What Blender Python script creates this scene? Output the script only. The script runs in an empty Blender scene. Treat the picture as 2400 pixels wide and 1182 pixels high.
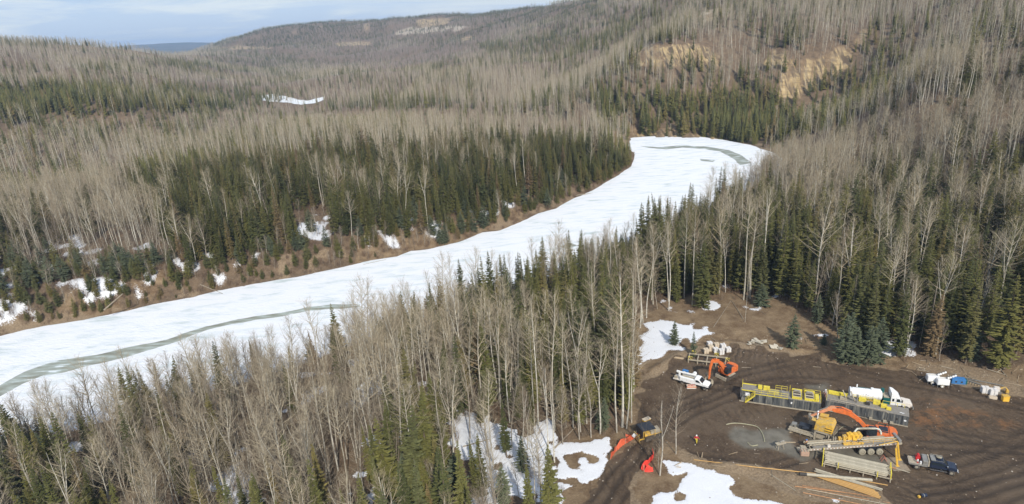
import bpy, math, random
import numpy as np
from mathutils import Vector, Matrix, Euler
C = bpy.context.scene
COL = C.collection
rad = math.radians

# ------------------------------------------------------------------ camera
CAMH = 78.0
FOC = 1500.0
PITCH = rad(19.5)
ROLL = rad(3.5)
fw = np.array([0, math.cos(PITCH), -math.sin(PITCH)])
rt0 = np.array([1.0, 0, 0])
up0 = np.cross(rt0, fw)
rt = rt0 * math.cos(ROLL) - up0 * math.sin(ROLL)
up = np.cross(rt, fw)
cam = bpy.data.cameras.new('camera')
cam.sensor_width = 36
cam.lens = 36 * FOC / 2400
cam.clip_start = 1
cam.clip_end = 40000
co = bpy.data.objects.new('camera', cam)
COL.objects.link(co)
co.matrix_world = Matrix(((rt[0], up[0], -fw[0], 0), (rt[1], up[1], -fw[1], 0), (rt[2], up[2], -fw[2], CAMH), (0, 0, 0, 1)))
C.camera = co

# ------------------------------------------------------------------ world, sun, exposure
SUN_EL = rad(38)
SHADOW_AZ = rad(-12)            # shadows fall this way from straight ahead (left is negative)
w = bpy.data.worlds.new('World')
C.world = w
w.use_nodes = True
nt = w.node_tree
for n in list(nt.nodes):
    nt.nodes.remove(n)
out = nt.nodes.new('ShaderNodeOutputWorld')
bg = nt.nodes.new('ShaderNodeBackground')
bg.inputs['Strength'].default_value = 0.10
sky = nt.nodes.new('ShaderNodeTexSky')
sky.sky_type = 'NISHITA'
sky.sun_disc = False
sky.sun_elevation = SUN_EL
sky.sun_rotation = math.pi + SHADOW_AZ
sky.altitude = 500
sky.air_density = 1.0
sky.dust_density = 0.6
sky.ozone_density = 1.5
# thin streaky cirrus mixed into the sky by direction
tc = nt.nodes.new('ShaderNodeTexCoord')
mp = nt.nodes.new('ShaderNodeMapping')
mp.inputs['Scale'].default_value = (2.2, 2.2, 26)
mp.inputs['Rotation'].default_value = (rad(1.5), rad(-3), 0)
nz = nt.nodes.new('ShaderNodeTexNoise')
nz.inputs['Scale'].default_value = 1.6
nz.inputs['Detail'].default_value = 7
nz.inputs['Roughness'].default_value = 0.62
nz.inputs['Distortion'].default_value = 0.7
rp = nt.nodes.new('ShaderNodeMapRange')
rp.inputs['From Min'].default_value = 0.43
rp.inputs['From Max'].default_value = 0.60
rp.inputs['To Min'].default_value = 0.0
rp.inputs['To Max'].default_value = 1.0
mx = nt.nodes.new('ShaderNodeMixRGB')
mx.inputs['Color2'].default_value = (7.7, 8.6, 9.9, 1)
nt.links.new(tc.outputs['Generated'], mp.inputs['Vector'])
nt.links.new(mp.outputs['Vector'], nz.inputs['Vector'])
nt.links.new(nz.outputs['Fac'], rp.inputs['Value'])
cm = nt.nodes.new('ShaderNodeMixRGB')
cm.inputs['Color1'].default_value = (5.3, 6.8, 9.6, 1)
cm.inputs['Color2'].default_value = (8.3, 9.0, 10.0, 1)
nt.links.new(rp.outputs['Result'], cm.inputs['Fac'])
nt.links.new(cm.outputs['Color'], mx.inputs['Color2'])
mx.inputs['Fac'].default_value = 0.72
nt.links.new(sky.outputs['Color'], mx.inputs['Color1'])
nt.links.new(mx.outputs['Color'], bg.inputs['Color'])
nt.links.new(bg.outputs['Background'], out.inputs['Surface'])

sl = bpy.data.lights.new('sun', 'SUN')
sl.energy = 4.6
sl.angle = rad(0.53)
sl.color = (1.0, 0.945, 0.86)
so = bpy.data.objects.new('sun', sl)
COL.objects.link(so)
travel = Vector((math.sin(SHADOW_AZ) * math.cos(SUN_EL), math.cos(SHADOW_AZ) * math.cos(SUN_EL), -math.sin(SUN_EL)))
so.rotation_euler = travel.to_track_quat('-Z', 'Y').to_euler()
so.location = (30, -60, 160)

vs = C.view_settings
vs.view_transform = 'Standard'
vs.look = 'None'
vs.gamma = 1
vs.use_curve_mapping = False
vs.exposure = 0.0
C.cycles.max_bounces = 5
C.cycles.transparent_max_bounces = 4
C.cycles.volume_bounces = 0

# ------------------------------------------------------------------ surveying helpers: image direction -> point on the ground
def ray(px, py):
    d = fw * FOC + rt * (px - 1200) - up * (py - 591)
    return d / np.linalg.norm(d)
def at(px, py, z=4.0):
    d = ray(px, py)
    t = (z - CAMH) / d[2]
    return np.array([d[0] * t, d[1] * t, z])
def atD(px, py, D):
    d = ray(px, py)
    t = D / math.hypot(d[0], d[1])
    return np.array([0, 0, CAMH]) + d * t
def proj(x, y, z):
    v = (x, y, z - CAMH)
    ww = v[1] * fw[1] + v[2] * fw[2]
    ww = np.where(ww < 1, 1e-3, ww)
    return 1200 + FOC * (v[0] * rt[0] + v[1] * rt[1] + v[2] * rt[2]) / ww, 591 - FOC * (v[0] * up[0] + v[1] * up[1] + v[2] * up[2]) / ww

# ------------------------------------------------------------------ numpy noise
def _h(ix, iy, s):
    n = (ix * 374761393 + iy * 668265263 + s * 1442695041) & 0x7fffffff
    n = ((n ^ (n >> 13)) * 1274126177) & 0x7fffffff
    return ((n ^ (n >> 16)) & 0xffff) / 65535.0
def vnoise(x, y, s=0):
    x = np.asarray(x, float); y = np.asarray(y, float)
    ix = np.floor(x).astype(np.int64); iy = np.floor(y).astype(np.int64)
    fx = x - ix; fy = y - iy
    fx = fx * fx * (3 - 2 * fx); fy = fy * fy * (3 - 2 * fy)
    a = _h(ix, iy, s); b = _h(ix + 1, iy, s); c = _h(ix, iy + 1, s); d = _h(ix + 1, iy + 1, s)
    return (a + (b - a) * fx) * (1 - fy) + (c + (d - c) * fx) * fy
def fbm(x, y, sc, s=0, o=4):
    r = 0; a = 0.5; t = 0
    for i in range(o):
        r = r + a * vnoise(x / sc, y / sc, s + i * 17); t += a; a *= 0.5; sc *= 0.5
    return r / t
def sstep(a, b, x):
    t = np.clip((x - a) / (b - a), 0, 1)
    return t * t * (3 - 2 * t)
def inpoly(px, py, poly):
    px = np.asarray(px); py = np.asarray(py)
    ins = np.zeros(px.shape, bool)
    n = len(poly); j = n - 1
    for i in range(n):
        xi, yi = poly[i]; xj, yj = poly[j]
        if yi != yj:
            c = ((yi > py) != (yj > py)) & (px < (xj - xi) * (py - yi) / (yj - yi) + xi)
            ins ^= c
        j = i
    return ins
def pdist(x, y, poly, closed=True):
    d = np.full(np.shape(x), 1e9)
    n = len(poly)
    for i in range(n if closed else n - 1):
        ax, ay = poly[i]; bx, by = poly[(i + 1) % n]
        dx, dy = bx - ax, by - ay
        L = dx * dx + dy * dy + 1e-9
        t = np.clip(((x - ax) * dx + (y - ay) * dy) / L, 0, 1)
        d = np.minimum(d, np.hypot(x - ax - t * dx, y - ay - t * dy))
    return d

# ------------------------------------------------------------------ terrain
S = 74 / 62.0
ZP = [  # (px, py, z) on gentle ground
 (0,1182,3),(300,1182,3.5),(600,1182,4),(1000,1182,4),(1500,1182,4),(2000,1182,4),(2400,1182,4.3),
 (200,1050,2.5),(500,960,2.5),(800,850,2.5),(1100,780,3),(1300,900,4),(900,1000,4),(1460,880,4),(1600,700,4.6),(1400,700,3.5),
 (1350,640,2.5),(1550,560,2.5),(1700,560,4),(1750,470,3),(1650,1000,4),(2000,1000,4),(2400,950,4.2),(1900,850,4.2),(1900,740,6),
 (2200,820,5.5),(2400,830,7),(1700,690,5.2),(2100,700,7),(2350,700,9.5),(1900,600,7),(1900,450,6),
 (2150,560,9),(2400,560,13),(2150,440,12),(2400,440,19),(2000,400,9),
 (0,700,8),(250,640,8),(500,590,8),(800,530,7),(1100,480,6),(1350,420,5),(0,560,9),(300,480,10),(700,420,10),(1100,380,8),(1400,345,4),
 (0,400,13),(300,340,12),(700,330,12),(1000,330,10),(1300,320,6),(1560,300,4),(1700,310,4),(1850,350,5),
 (650,235,1),(760,222,1),(900,235,3),(1200,260,4),(450,255,3),
 (-700,1100,5),(-700,700,10),(-500,450,15),(3100,1182,8),(3100,800,16),(2900,560,25),
]
DP = [  # (px, py, distance) on the slopes
 (2300,375,230),(2400,330,245),(2200,225,285),(2300,235,300),(2000,285,330),(2200,150,370),(2200,70,450),(2200,0,530),(2400,120,345),(2400,0,440),
 (2000,60,520),(2000,0,620),(2200,-80,620),(2400,-120,560),(1800,-60,900),(2000,-100,760),
 (1850,232,435),(1950,215,440),(1950,112,468),(1830,150,455),(1950,50,520),(1950,5,600),(1750,240,430),(1750,150,470),
 (1570,165,445),(1570,100,480),(1550,232,425),(1480,150,470),(1600,52,620),(1680,30,600),(1600,5,720),(1420,20,1150),(1500,40,850),
 (1300,105,1000),(1400,180,600),(1200,150,800),(1000,112,1700),(1000,52,2100),(1020,82,1900),(1200,35,1900),(1200,80,1500),(850,56,2300),(700,64,2350),(600,78,2400),(545,100,2430),(505,118,2450),(600,104,2200),(700,96,2150),
 (700,118,1900),(560,120,2000),(1300,25,1500),(850,95,2050),
 (0,112,1000),(200,115,1200),(300,120,1300),(420,135,1400),(500,150,1400),(100,200,700),(200,262,520),(0,285,480),(400,200,750),(600,195,1000),(600,165,1400),
 (800,180,900),(1000,200,650),(450,128,3000),(1000,150,1100),(-400,110,1000),(-600,250,520),
]
WP = []
for x in (600, 800, 1000, 1200, 1400): WP.append((x, 3600, 92))
for x in (-300, 0, 200): WP.append((x, 2400, 60))
for x in (350, 430, 500): WP.append((x, 9000, 108)); WP.append((x, 6500, 10)); WP.append((x, 4500, 10))
for x in (-600, 0, 250, 620, 1200, 1800, 2600): WP.append((x, 9000, 60)); WP.append((x, 14000, 40))
for x in (1600, 1900, 2200, 2600, 3100): WP.append((x, 2200, 150)); WP.append((x, 1000, 120))
for a in range(-1400, 4000, 600): WP.append((a, 9, 4)); WP.append((a, 40, 4))
pts = []
for px, py, z in ZP:
    p = at(px, py, z); pts.append((math.atan2(p[0], p[1]), math.log(math.hypot(p[0], p[1])), z))
for px, py, D in DP:
    p = atD(px, py, D * S); pts.append((math.atan2(p[0], p[1]), math.log(D * S), p[2]))
for px, D, z in WP:
    pts.append((math.atan((px - 1200) / FOC), math.log(D), z))
pts = np.array(pts); PU = pts[:, :2] * [1.0, 0.75]
def _phi(r2): return 0.5 * r2 * np.log(r2 + 1e-12)
_n = len(PU)
_r2 = ((PU[:, None] - PU[None]) ** 2).sum(-1)
_A = np.zeros((_n + 3, _n + 3)); _A[:_n, :_n] = _phi(_r2) + np.eye(_n) * 2e-4
_A[:_n, _n] = 1; _A[:_n, _n + 1:] = PU; _A[_n, :_n] = 1; _A[_n + 1:, :_n] = PU.T
_W = np.linalg.solve(_A, np.concatenate([pts[:, 2], [0, 0, 0]]))
def tps(x, y):
    sh = np.shape(x); x = np.ravel(x); y = np.ravel(y)
    u = np.arctan2(x, y); v = np.log(np.maximum(np.hypot(x, y), 5)) * 0.75
    z = _W[_n] + _W[_n + 1] * u + _W[_n + 2] * v
    for i in range(_n):
        z = z + _W[i] * _phi((u - PU[i, 0]) ** 2 + (v - PU[i, 1]) ** 2)
    return z.reshape(sh)

BANK_FAR = [(-700,1000),(-300,850),(-60,803),(0,788),(60,772),(120,760),(200,747),(250,738),(300,728),(360,712),(450,697),(520,678),(560,672),(640,657),(700,648),(760,635),(820,622),(870,610),(930,601),(960,588),(1000,585),(1080,566),(1130,545),(1170,541),(1220,520),(1262,500),(1300,489),(1350,462),(1390,446),(1440,415),(1480,390),(1488,365),(1472,345),(1478,323),(1540,319),(1600,322),(1640,321),(1700,329),(1760,340),(1815,359),(1840,372)]
BANK_NEAR = [(1850,385),(1820,410),(1760,440),(1700,475),(1640,520),(1560,560),(1480,585),(1400,610),(1320,640),(1240,665),(1160,690),(1080,715),(1000,745),(920,775),(840,805),(760,835),(700,860),(600,890),(500,915),(400,945),(300,975),(200,1005),(100,1035),(0,1060),(-100,1090),(-700,1300)]
RIV = [tuple(at(a, b, 0)[:2]) for a, b in BANK_FAR + BANK_NEAR]
RIV2 = [tuple(at(a, b, 0)[:2]) for a, b in [(600,232),(612,224),(640,221),(672,226),(700,234),(722,236),(745,230),(762,226),(760,234),(738,242),(704,246),(668,240),(632,238)]]
PADP = [(1480,1010),(1485,930),(1550,872),(1600,840),(1700,812),(1760,822),(1900,835),(2000,862),(2130,868),(2260,905),(2400,935),(2800,1010),(2800,1700),(2100,1300),(2050,1145),(1900,1110),(1640,1075),(1570,1040)]
def Pw(poly, z=4.0): return [tuple(at(a, b, z)[:2]) for a, b in poly]
PADW = Pw(PADP[:12]) + [(150, 60), (150, 20), (60, 20)] + Pw(PADP[14:])
def gully(x, y):
    return np.clip(1 - np.abs(2 * fbm(x, y, 330, 401, 3) - 1) * 5.5, 0, 1)
def height(x, y, detail=True):
    x = np.asarray(x, float); y = np.asarray(y, float)
    D = np.hypot(x, y)
    z = tps(x, y)
    if detail:
        z = z + (fbm(x, y, 9, 3) - 0.5) * 0.5 * sstep(40, 90, D)
        z = z + (fbm(x, y, 70, 5, 5) - 0.5) * np.clip((D - 250) / 60, 0, 9)
        z = z - gully(x, y) * 13 * sstep(430, 650, D) * sstep(7000, 3000, D)
        z = z + (fbm(x, y, 330, 7, 4) - 0.5) * np.clip((D - 600) / 60, 0, 22) * sstep(8000, 2500, D)
    pin = inpoly(x, y, PADW); pd = pdist(x, y, PADW)
    k = np.where(pin, 1.0, sstep(5, 0, pd))
    padz = 4.0 + (fbm(x, y, 3.2, 11) - 0.5) * 0.16 * sstep(0.5, 4, pd) + (fbm(x, y, 24, 12) - 0.5) * 0.12
    z = z * (1 - k) + padz * k
    # berm pushed up round the pad
    bm = np.exp(-((pd - 1.2) / 1.3) ** 2) * (0.25 + 0.9 * sstep(.4, .75, fbm(x, y, 6, 21)))
    z = z + bm * np.where(pin, 0.2, 0.8)
    # river
    for poly, wd in ((RIV, 9.0), (RIV2, 12.0)):
        rin = inpoly(x, y, poly); rd = pdist(x, y, poly)
        wv = wd * (0.45 + 1.0 * fbm(x, y, 22, 31)) * np.clip(D / 150, 0.8, 3)
        zz = 0.05 + (z - 0.05) * sstep(0, 1, np.clip(rd / wv, 0, 1) ** 0.8)
        z = np.where(rin, -0.35 * np.clip(rd / 3, 0, 1) - 0.02, zz)
    return z

# ------------------------------------------------------------------ materials
def new_mat(name):
    m = bpy.data.materials.new(name); m.use_nodes = True
    t = m.node_tree; b = t.nodes['Principled BSDF']
    return m, t, b
def mat(name, col, rough=0.6, metal=0.0, var=0.25, sc=3.0, bump=0.0, dirt=0.0, spec=0.4, rand=0.0, dirtcol=(0.20, 0.16, 0.115)):
    m, t, b = new_mat(name)
    L = t.links; N = t.nodes.new
    tcn = N('ShaderNodeTexCoord')
    n1 = N('ShaderNodeTexNoise'); n1.inputs['Scale'].default_value = sc; n1.inputs['Detail'].default_value = 6; n1.inputs['Roughness'].default_value = 0.65
    L.new(tcn.outputs['Object'], n1.inputs['Vector'])
    mr = N('ShaderNodeMapRange'); mr.inputs['From Min'].default_value = 0.3; mr.inputs['From Max'].default_value = 0.7
    mr.inputs['To Min'].default_value = 1 - var; mr.inputs['To Max'].default_value = 1 + var
    L.new(n1.outputs['Fac'], mr.inputs['Value'])
    hv = N('ShaderNodeVectorMath'); hv.operation = 'SCALE'; hv.inputs[0].default_value = col
    L.new(mr.outputs['Result'], hv.inputs['Scale'])
    last = hv.outputs['Vector']
    if rand:
        oi = N('ShaderNodeObjectInfo'); m2 = N('ShaderNodeMapRange'); m2.inputs['To Min'].default_value = 1 - rand; m2.inputs['To Max'].default_value = 1 + rand
        L.new(oi.outputs['Random'], m2.inputs['Value'])
        h2 = N('ShaderNodeVectorMath'); h2.operation = 'SCALE'; L.new(last, h2.inputs[0]); L.new(m2.outputs['Result'], h2.inputs['Scale']); last = h2.outputs['Vector']
    if dirt:
        n2 = N('ShaderNodeTexNoise'); n2.inputs['Scale'].default_value = 1.7; n2.inputs['Detail'].default_value = 8; n2.inputs['Roughness'].default_value = 0.7
        L.new(tcn.outputs['Object'], n2.inputs['Vector'])
        m3 = N('ShaderNodeMapRange'); m3.inputs['From Min'].default_value = 0.62 - 0.3 * dirt; m3.inputs['From Max'].default_value = 0.80 - 0.3 * dirt; m3.inputs['To Max'].default_value = min(1, dirt + .35)
        L.new(n2.outputs['Fac'], m3.inputs['Value'])
        mm = N('ShaderNodeMixRGB'); mm.inputs['Color2'].default_value = (*dirtcol, 1)
        L.new(m3.outputs['Result'], mm.inputs['Fac']); L.new(last, mm.inputs['Color1']); last = mm.outputs['Color']
    L.new(last, b.inputs['Base Color'])
    b.inputs['Roughness'].default_value = rough
    b.inputs['Metallic'].default_value = metal
    b.inputs['Specular IOR Level'].default_value = spec
    if bump:
        bp = N('ShaderNodeBump'); bp.inputs['Strength'].default_value = bump; bp.inputs['Distance'].default_value = 0.05
        L.new(n1.outputs['Fac'], bp.inputs['Height']); L.new(bp.outputs['Normal'], b.inputs['Normal'])
    return m

def ramp(t, stops):
    r = t.nodes.new('ShaderNodeValToRGB'); e = r.color_ramp.elements
    e[0].position, e[0].color = stops[0][0], (*stops[0][1], 1)
    e[1].position, e[1].color = stops[-1][0], (*stops[-1][1], 1)
    for p, c in stops[1:-1]:
        q = e.new(p); q.color = (*c, 1)
    return r
def foliage_mat(name, stops, rough=0.75):
    m, t, b = new_mat(name); L = t.links; N = t.nodes.new
    oi = N('ShaderNodeObjectInfo'); r = ramp(t, stops); L.new(oi.outputs['Random'], r.inputs['Fac'])
    tcn = N('ShaderNodeTexCoord'); n1 = N('ShaderNodeTexNoise'); n1.inputs['Scale'].default_value = 1.3; n1.inputs['Detail'].default_value = 4
    L.new(tcn.outputs['Object'], n1.inputs['Vector'])
    mr = N('ShaderNodeMapRange'); mr.inputs['From Min'].default_value = 0.3; mr.inputs['From Max'].default_value = 0.7; mr.inputs['To Min'].default_value = 0.65; mr.inputs['To Max'].default_value = 1.35
    L.new(n1.outputs['Fac'], mr.inputs['Value'])
    h = N('ShaderNodeVectorMath'); h.operation = 'SCALE'; L.new(r.outputs['Color'], h.inputs[0]); L.new(mr.outputs['Result'], h.inputs['Scale'])
    L.new(h.outputs['Vector'], b.inputs['Base Color'])
    b.inputs['Roughness'].default_value = rough; b.inputs['Specular IOR Level'].default_value = 0.2
    return m

# ground material driven by vertex attributes (what lies on the ground) plus fine noise
def ground_material():
    m, t, b = new_mat('ground'); L = t.links; N = t.nodes.new
    geo = N('ShaderNodeNewGeometry')
    def noise(sc, det=6, rough=0.6, dist=0.0):
        n = N('ShaderNodeTexNoise'); n.inputs['Scale'].default_value = sc; n.inputs['Detail'].default_value = det
        n.inputs['Roughness'].default_value = rough; n.inputs['Distortion'].default_value = dist
        L.new(geo.outputs['Position'], n.inputs['Vector']); return n.outputs['Fac']
    def attr(nm):
        a = N('ShaderNodeAttribute'); a.attribute_name = nm; return a.outputs['Fac']
    def math_(op, a, b_, clamp=False):
        n = N('ShaderNodeMath'); n.operation = op; n.use_clamp = clamp
        for i, v in enumerate((a, b_)):
            if isinstance(v, (int, float)): n.inputs[i].default_value = v
            else: L.new(v, n.inputs[i])
        return n.outputs[0]
    def mrange(v, a, b_, c=0, d=1):
        n = N('ShaderNodeMapRange'); L.new(v, n.inputs['Value'])
        for k, q in (('From Min', a), ('From Max', b_), ('To Min', c), ('To Max', d)): n.inputs[k].default_value = q
        return n.outputs['Result']
    def mix(f, a, b_):
        n = N('ShaderNodeMixRGB'); L.new(f, n.inputs['Fac'])
        for i, v in enumerate((a, b_)):
            if isinstance(v, tuple): n.inputs[i + 1].default_value = (*v, 1)
            else: L.new(v, n.inputs[i + 1])
        return n.outputs['Color']
    nf = noise(2.6, 8, 0.72); nm = noise(0.35, 7, 0.6); nl = noise(0.06, 5, 0.55); ns = noise(9, 5, 0.7)
    litter = mix(mrange(nm, 0.3, 0.7), (0.075, 0.052, 0.034), (0.20, 0.135, 0.08))
    litter = mix(mrange(nf, 0.45, 0.75), litter, (0.25, 0.19, 0.125))
    grass = mix(mrange(nm, 0.35, 0.68), (0.14, 0.088, 0.048), (0.285, 0.205, 0.12))
    grass = mix(mrange(nf, 0.5, 0.8), grass, (0.36, 0.27, 0.16))
    mud = mix(mrange(nm, 0.32, 0.66), (0.072, 0.047, 0.028), (0.132, 0.090, 0.054))
    mud = mix(mrange(nf, 0.48, 0.70), mud, (0.165, 0.120, 0.078))
    mud = mix(mrange(ns, 0.56, 0.66, 0, .8), mud, (0.04, 0.028, 0.019))
    mud = mix(mrange(noise(0.13, 5, 0.65), 0.50, 0.62, 0, .7), mud, (0.15, 0.108, 0.07))
    clay = mix(mrange(nf, 0.4, 0.7), (0.20, 0.145, 0.09), (0.36, 0.27, 0.17))
    cliff = mix(mrange(nm, 0.35, 0.65), (0.34, 0.24, 0.11), (0.50, 0.38, 0.21))
    cliff = mix(mrange(nl, 0.5, 0.62), cliff, (0.30, 0.22, 0.13))
    gm = N('ShaderNodeMapping'); gm.inputs['Scale'].default_value = (0.55, 0.06, 0.06); L.new(geo.outputs['Position'], gm.inputs['Vector'])
    gn = N('ShaderNodeTexNoise'); gn.inputs['Scale'].default_value = 1.0; gn.inputs['Detail'].default_value = 6; gn.inputs['Distortion'].default_value = 0.6; L.new(gm.outputs['Vector'], gn.inputs['Vector'])
    cliff = mix(mrange(gn.outputs['Fac'], 0.47, 0.6), cliff, (0.13, 0.095, 0.06))
    sm = N('ShaderNodeMapping'); sm.inputs['Scale'].default_value = (0.05, 0.05, 0.8); L.new(geo.outputs['Position'], sm.inputs['Vector'])
    sn = N('ShaderNodeTexNoise'); sn.inputs['Scale'].default_value = 1.0; sn.inputs['Detail'].default_value = 4; L.new(sm.outputs['Vector'], sn.inputs['Vector'])
    cliff = mix(mrange(sn.outputs['Fac'], 0.5, 0.62, 0, .6), cliff, (0.20, 0.15, 0.10))
    pond = mix(mrange(nm, 0.35, 0.65), (0.105, 0.093, 0.07), (0.18, 0.162, 0.125))
    fine = math_('MULTIPLY', math_('SUBTRACT', nf, 0.5), 0.9)
    def mask(nm_, w_=0.08):
        return mrange(math_('ADD', attr(nm_), fine), 0.5 - w_, 0.5 + w_)
    col = mix(mask('grass', 0.2), litter, grass)
    col = mix(mask('clay', 0.15), col, clay)
    col = mix(mask('mud', 0.12), col, mud)
    mp1 = N('ShaderNodeMapping'); c0 = at(2520, 905)
    mp1.inputs['Location'].default_value = (-c0[0], -c0[1], 0)
    L.new(geo.outputs['Position'], mp1.inputs['Vector'])
    wv = N('ShaderNodeTexWave'); wv.wave_type = 'RINGS'; wv.rings_direction = 'Z'; wv.inputs['Scale'].default_value = 0.22
    wv.inputs['Distortion'].default_value = 26; wv.inputs['Detail'].default_value = 4; wv.inputs['Detail Scale'].default_value = 0.22; wv.inputs['Detail Roughness'].default_value = 0.6
    L.new(mp1.outputs['Vector'], wv.inputs['Vector'])
    rutm = math_('MULTIPLY', math_('MULTIPLY', attr('mud'), mrange(nl, 0.44, 0.60, 0, 1)), mrange(noise(0.22, 4, 0.6), 0.42, 0.6, 0.1, 1))
    wetrut = math_('MULTIPLY', math_('MULTIPLY', mrange(wv.outputs['Fac'], 0.35, 0.08), rutm), mrange(nm, 0.4, 0.6, 0.1, 0.75))
    col = mix(wetrut, col, (0.036, 0.026, 0.018))
    col = mix(math_('MULTIPLY', mrange(noise(0.9, 6, 0.7), 0.6, 0.72, 0, .55), attr('mud')), col, (0.045, 0.032, 0.022))
    col = mix(math_('MULTIPLY', attr('rut'), 0.8), col, (0.036, 0.026, 0.018))
    col = mix(mask('pond', 0.3), col, pond)
    rust = math_('MULTIPLY', math_('MULTIPLY', attr('rust'), mrange(math_('ADD', nm, math_('MULTIPLY', nf, 0.6)), 0.78, 0.95)), 0.75)
    col = mix(rust, col, (0.26, 0.125, 0.05))
    col = mix(mask('cliff', 0.15), col, cliff)
    pale = mask('pale', 0.15)
    col = mix(math_('MULTIPLY', pale, 0.8), col, (0.44, 0.37, 0.28))
    col = mix(attr('farwood'), col, mix(mrange(noise(0.004), 0.4, 0.6), (0.03, 0.045, 0.03), (0.09, 0.075, 0.06)))
    snowm = mrange(math_('ADD', attr('snow'), math_('MULTIPLY', fine, 1.7)), 0.45, 0.58)
    snowc = mix(mrange(ns, 0.4, 0.72), (0.74, 0.76, 0.79), (0.56, 0.55, 0.53))
    col = mix(snowm, col, snowc)
    L.new(col, b.inputs['Base Color'])
    wet = math_('MULTIPLY', attr('mud'), mrange(nm, 0.3, 0.62, 0.0, 0.28))
    ro = math_('SUBTRACT', 0.88, wet)
    ro = math_('SUBTRACT', ro, math_('MULTIPLY', attr('pond'), 0.3))
    L.new(ro, b.inputs['Roughness']); b.inputs['Specular IOR Level'].default_value = 0.25
    # relief: clods, wheel ruts along curved tracks
    rut = math_('MULTIPLY', math_('MULTIPLY', wv.outputs['Fac'], rutm), 0.9)
    hgt = math_('ADD', math_('ADD', nf, math_('MULTIPLY', ns, 0.5)), rut)
    bp = N('ShaderNodeBump'); bp.inputs['Distance'].default_value = 0.34
    L.new(mrange(math_('MAXIMUM', snowm, attr('pond')), 0, 1, 0.9, 0.25), bp.inputs['Strength'])
    L.new(hgt, bp.inputs['Height']); L.new(bp.outputs['Normal'], b.inputs['Normal'])
    return m

def ice_material():
    m, t, b = new_mat('river_ice_snow'); L = t.links; N = t.nodes.new
    geo = N('ShaderNodeNewGeometry'); mp = N('ShaderNodeMapping'); mp.inputs['Rotation'].default_value = (0, 0, rad(-28)); mp.inputs['Scale'].default_value = (1, 3.2, 1)
    L.new(geo.outputs['Position'], mp.inputs['Vector'])
    n = N('ShaderNodeTexNoise'); n.inputs['Scale'].default_value = 0.09; n.inputs['Detail'].default_value = 8; n.inputs['Roughness'].default_value = 0.62; n.inputs['Distortion'].default_value = 0.4
    L.new(mp.outputs['Vector'], n.inputs['Vector'])
    r = ramp(t, [(0.30, (0.50, 0.56, 0.55)), (0.40, (0.66, 0.70, 0.705)), (0.50, (0.76, 0.775, 0.785)), (0.62, (0.78, 0.785, 0.79)), (0.75, (0.70, 0.69, 0.67))])
    L.new(n.outputs['Fac'], r.inputs['Fac']); L.new(r.outputs['Color'], b.inputs['Base Color'])
    b.inputs['Roughness'].default_value = 0.8; b.inputs['Specular IOR Level'].default_value = 0.2
    n2 = N('ShaderNodeTexNoise'); n2.inputs['Scale'].default_value = 0.5; n2.inputs['Detail'].default_value = 7; n2.inputs['Roughness'].default_value = 0.7
    L.new(mp.outputs['Vector'], n2.inputs['Vector'])
    bp = N('ShaderNodeBump'); bp.inputs['Strength'].default_value = 0.8; bp.inputs['Distance'].default_value = 0.5
    L.new(n2.outputs['Fac'], bp.inputs['Height']); L.new(bp.outputs['Normal'], b.inputs['Normal'])
    return m
def melt_material():
    m, t, b = new_mat('meltwater'); L = t.links; N = t.nodes.new
    geo = N('ShaderNodeNewGeometry')
    mp = N('ShaderNodeMapping'); mp.inputs['Rotation'].default_value = (0, 0, rad(-28)); mp.inputs['Scale'].default_value = (1, 4, 1)
    L.new(geo.outputs['Position'], mp.inputs['Vector'])
    n = N('ShaderNodeTexNoise'); n.inputs['Scale'].default_value = 0.16; n.inputs['Detail'].default_value = 7
    L.new(mp.outputs['Vector'], n.inputs['Vector'])
    r = ramp(t, [(0.34, (0.20, 0.20, 0.15)), (0.50, (0.30, 0.32, 0.265)), (0.60, (0.40, 0.45, 0.41)), (0.64, (0.66, 0.70, 0.70))])
    L.new(n.outputs['Fac'], r.inputs['Fac']); L.new(r.outputs['Color'], b.inputs['Base Color'])
    b.inputs['Roughness'].default_value = 0.35; b.inputs['Specular IOR Level'].default_value = 0.35
    return m

# ------------------------------------------------------------------ tagging
def tag(o, label=None, cat=None, group=None, kind=None):
    if label: o['label'] = label
    if cat: o['category'] = cat
    if group: o['group'] = group
    if kind: o['kind'] = kind
    return o
def mesh_obj(name, verts, faces, m, parent=None, smooth=False):
    me = bpy.data.meshes.new(name); me.from_pydata([tuple(v) for v in verts], [], faces)
    if smooth: me.polygons.foreach_set('use_smooth', [True] * len(me.polygons))
    me.materials.append(m); me.update()
    o = bpy.data.objects.new(name, me); COL.objects.link(o)
    if parent: o.parent = parent
    return o

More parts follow.
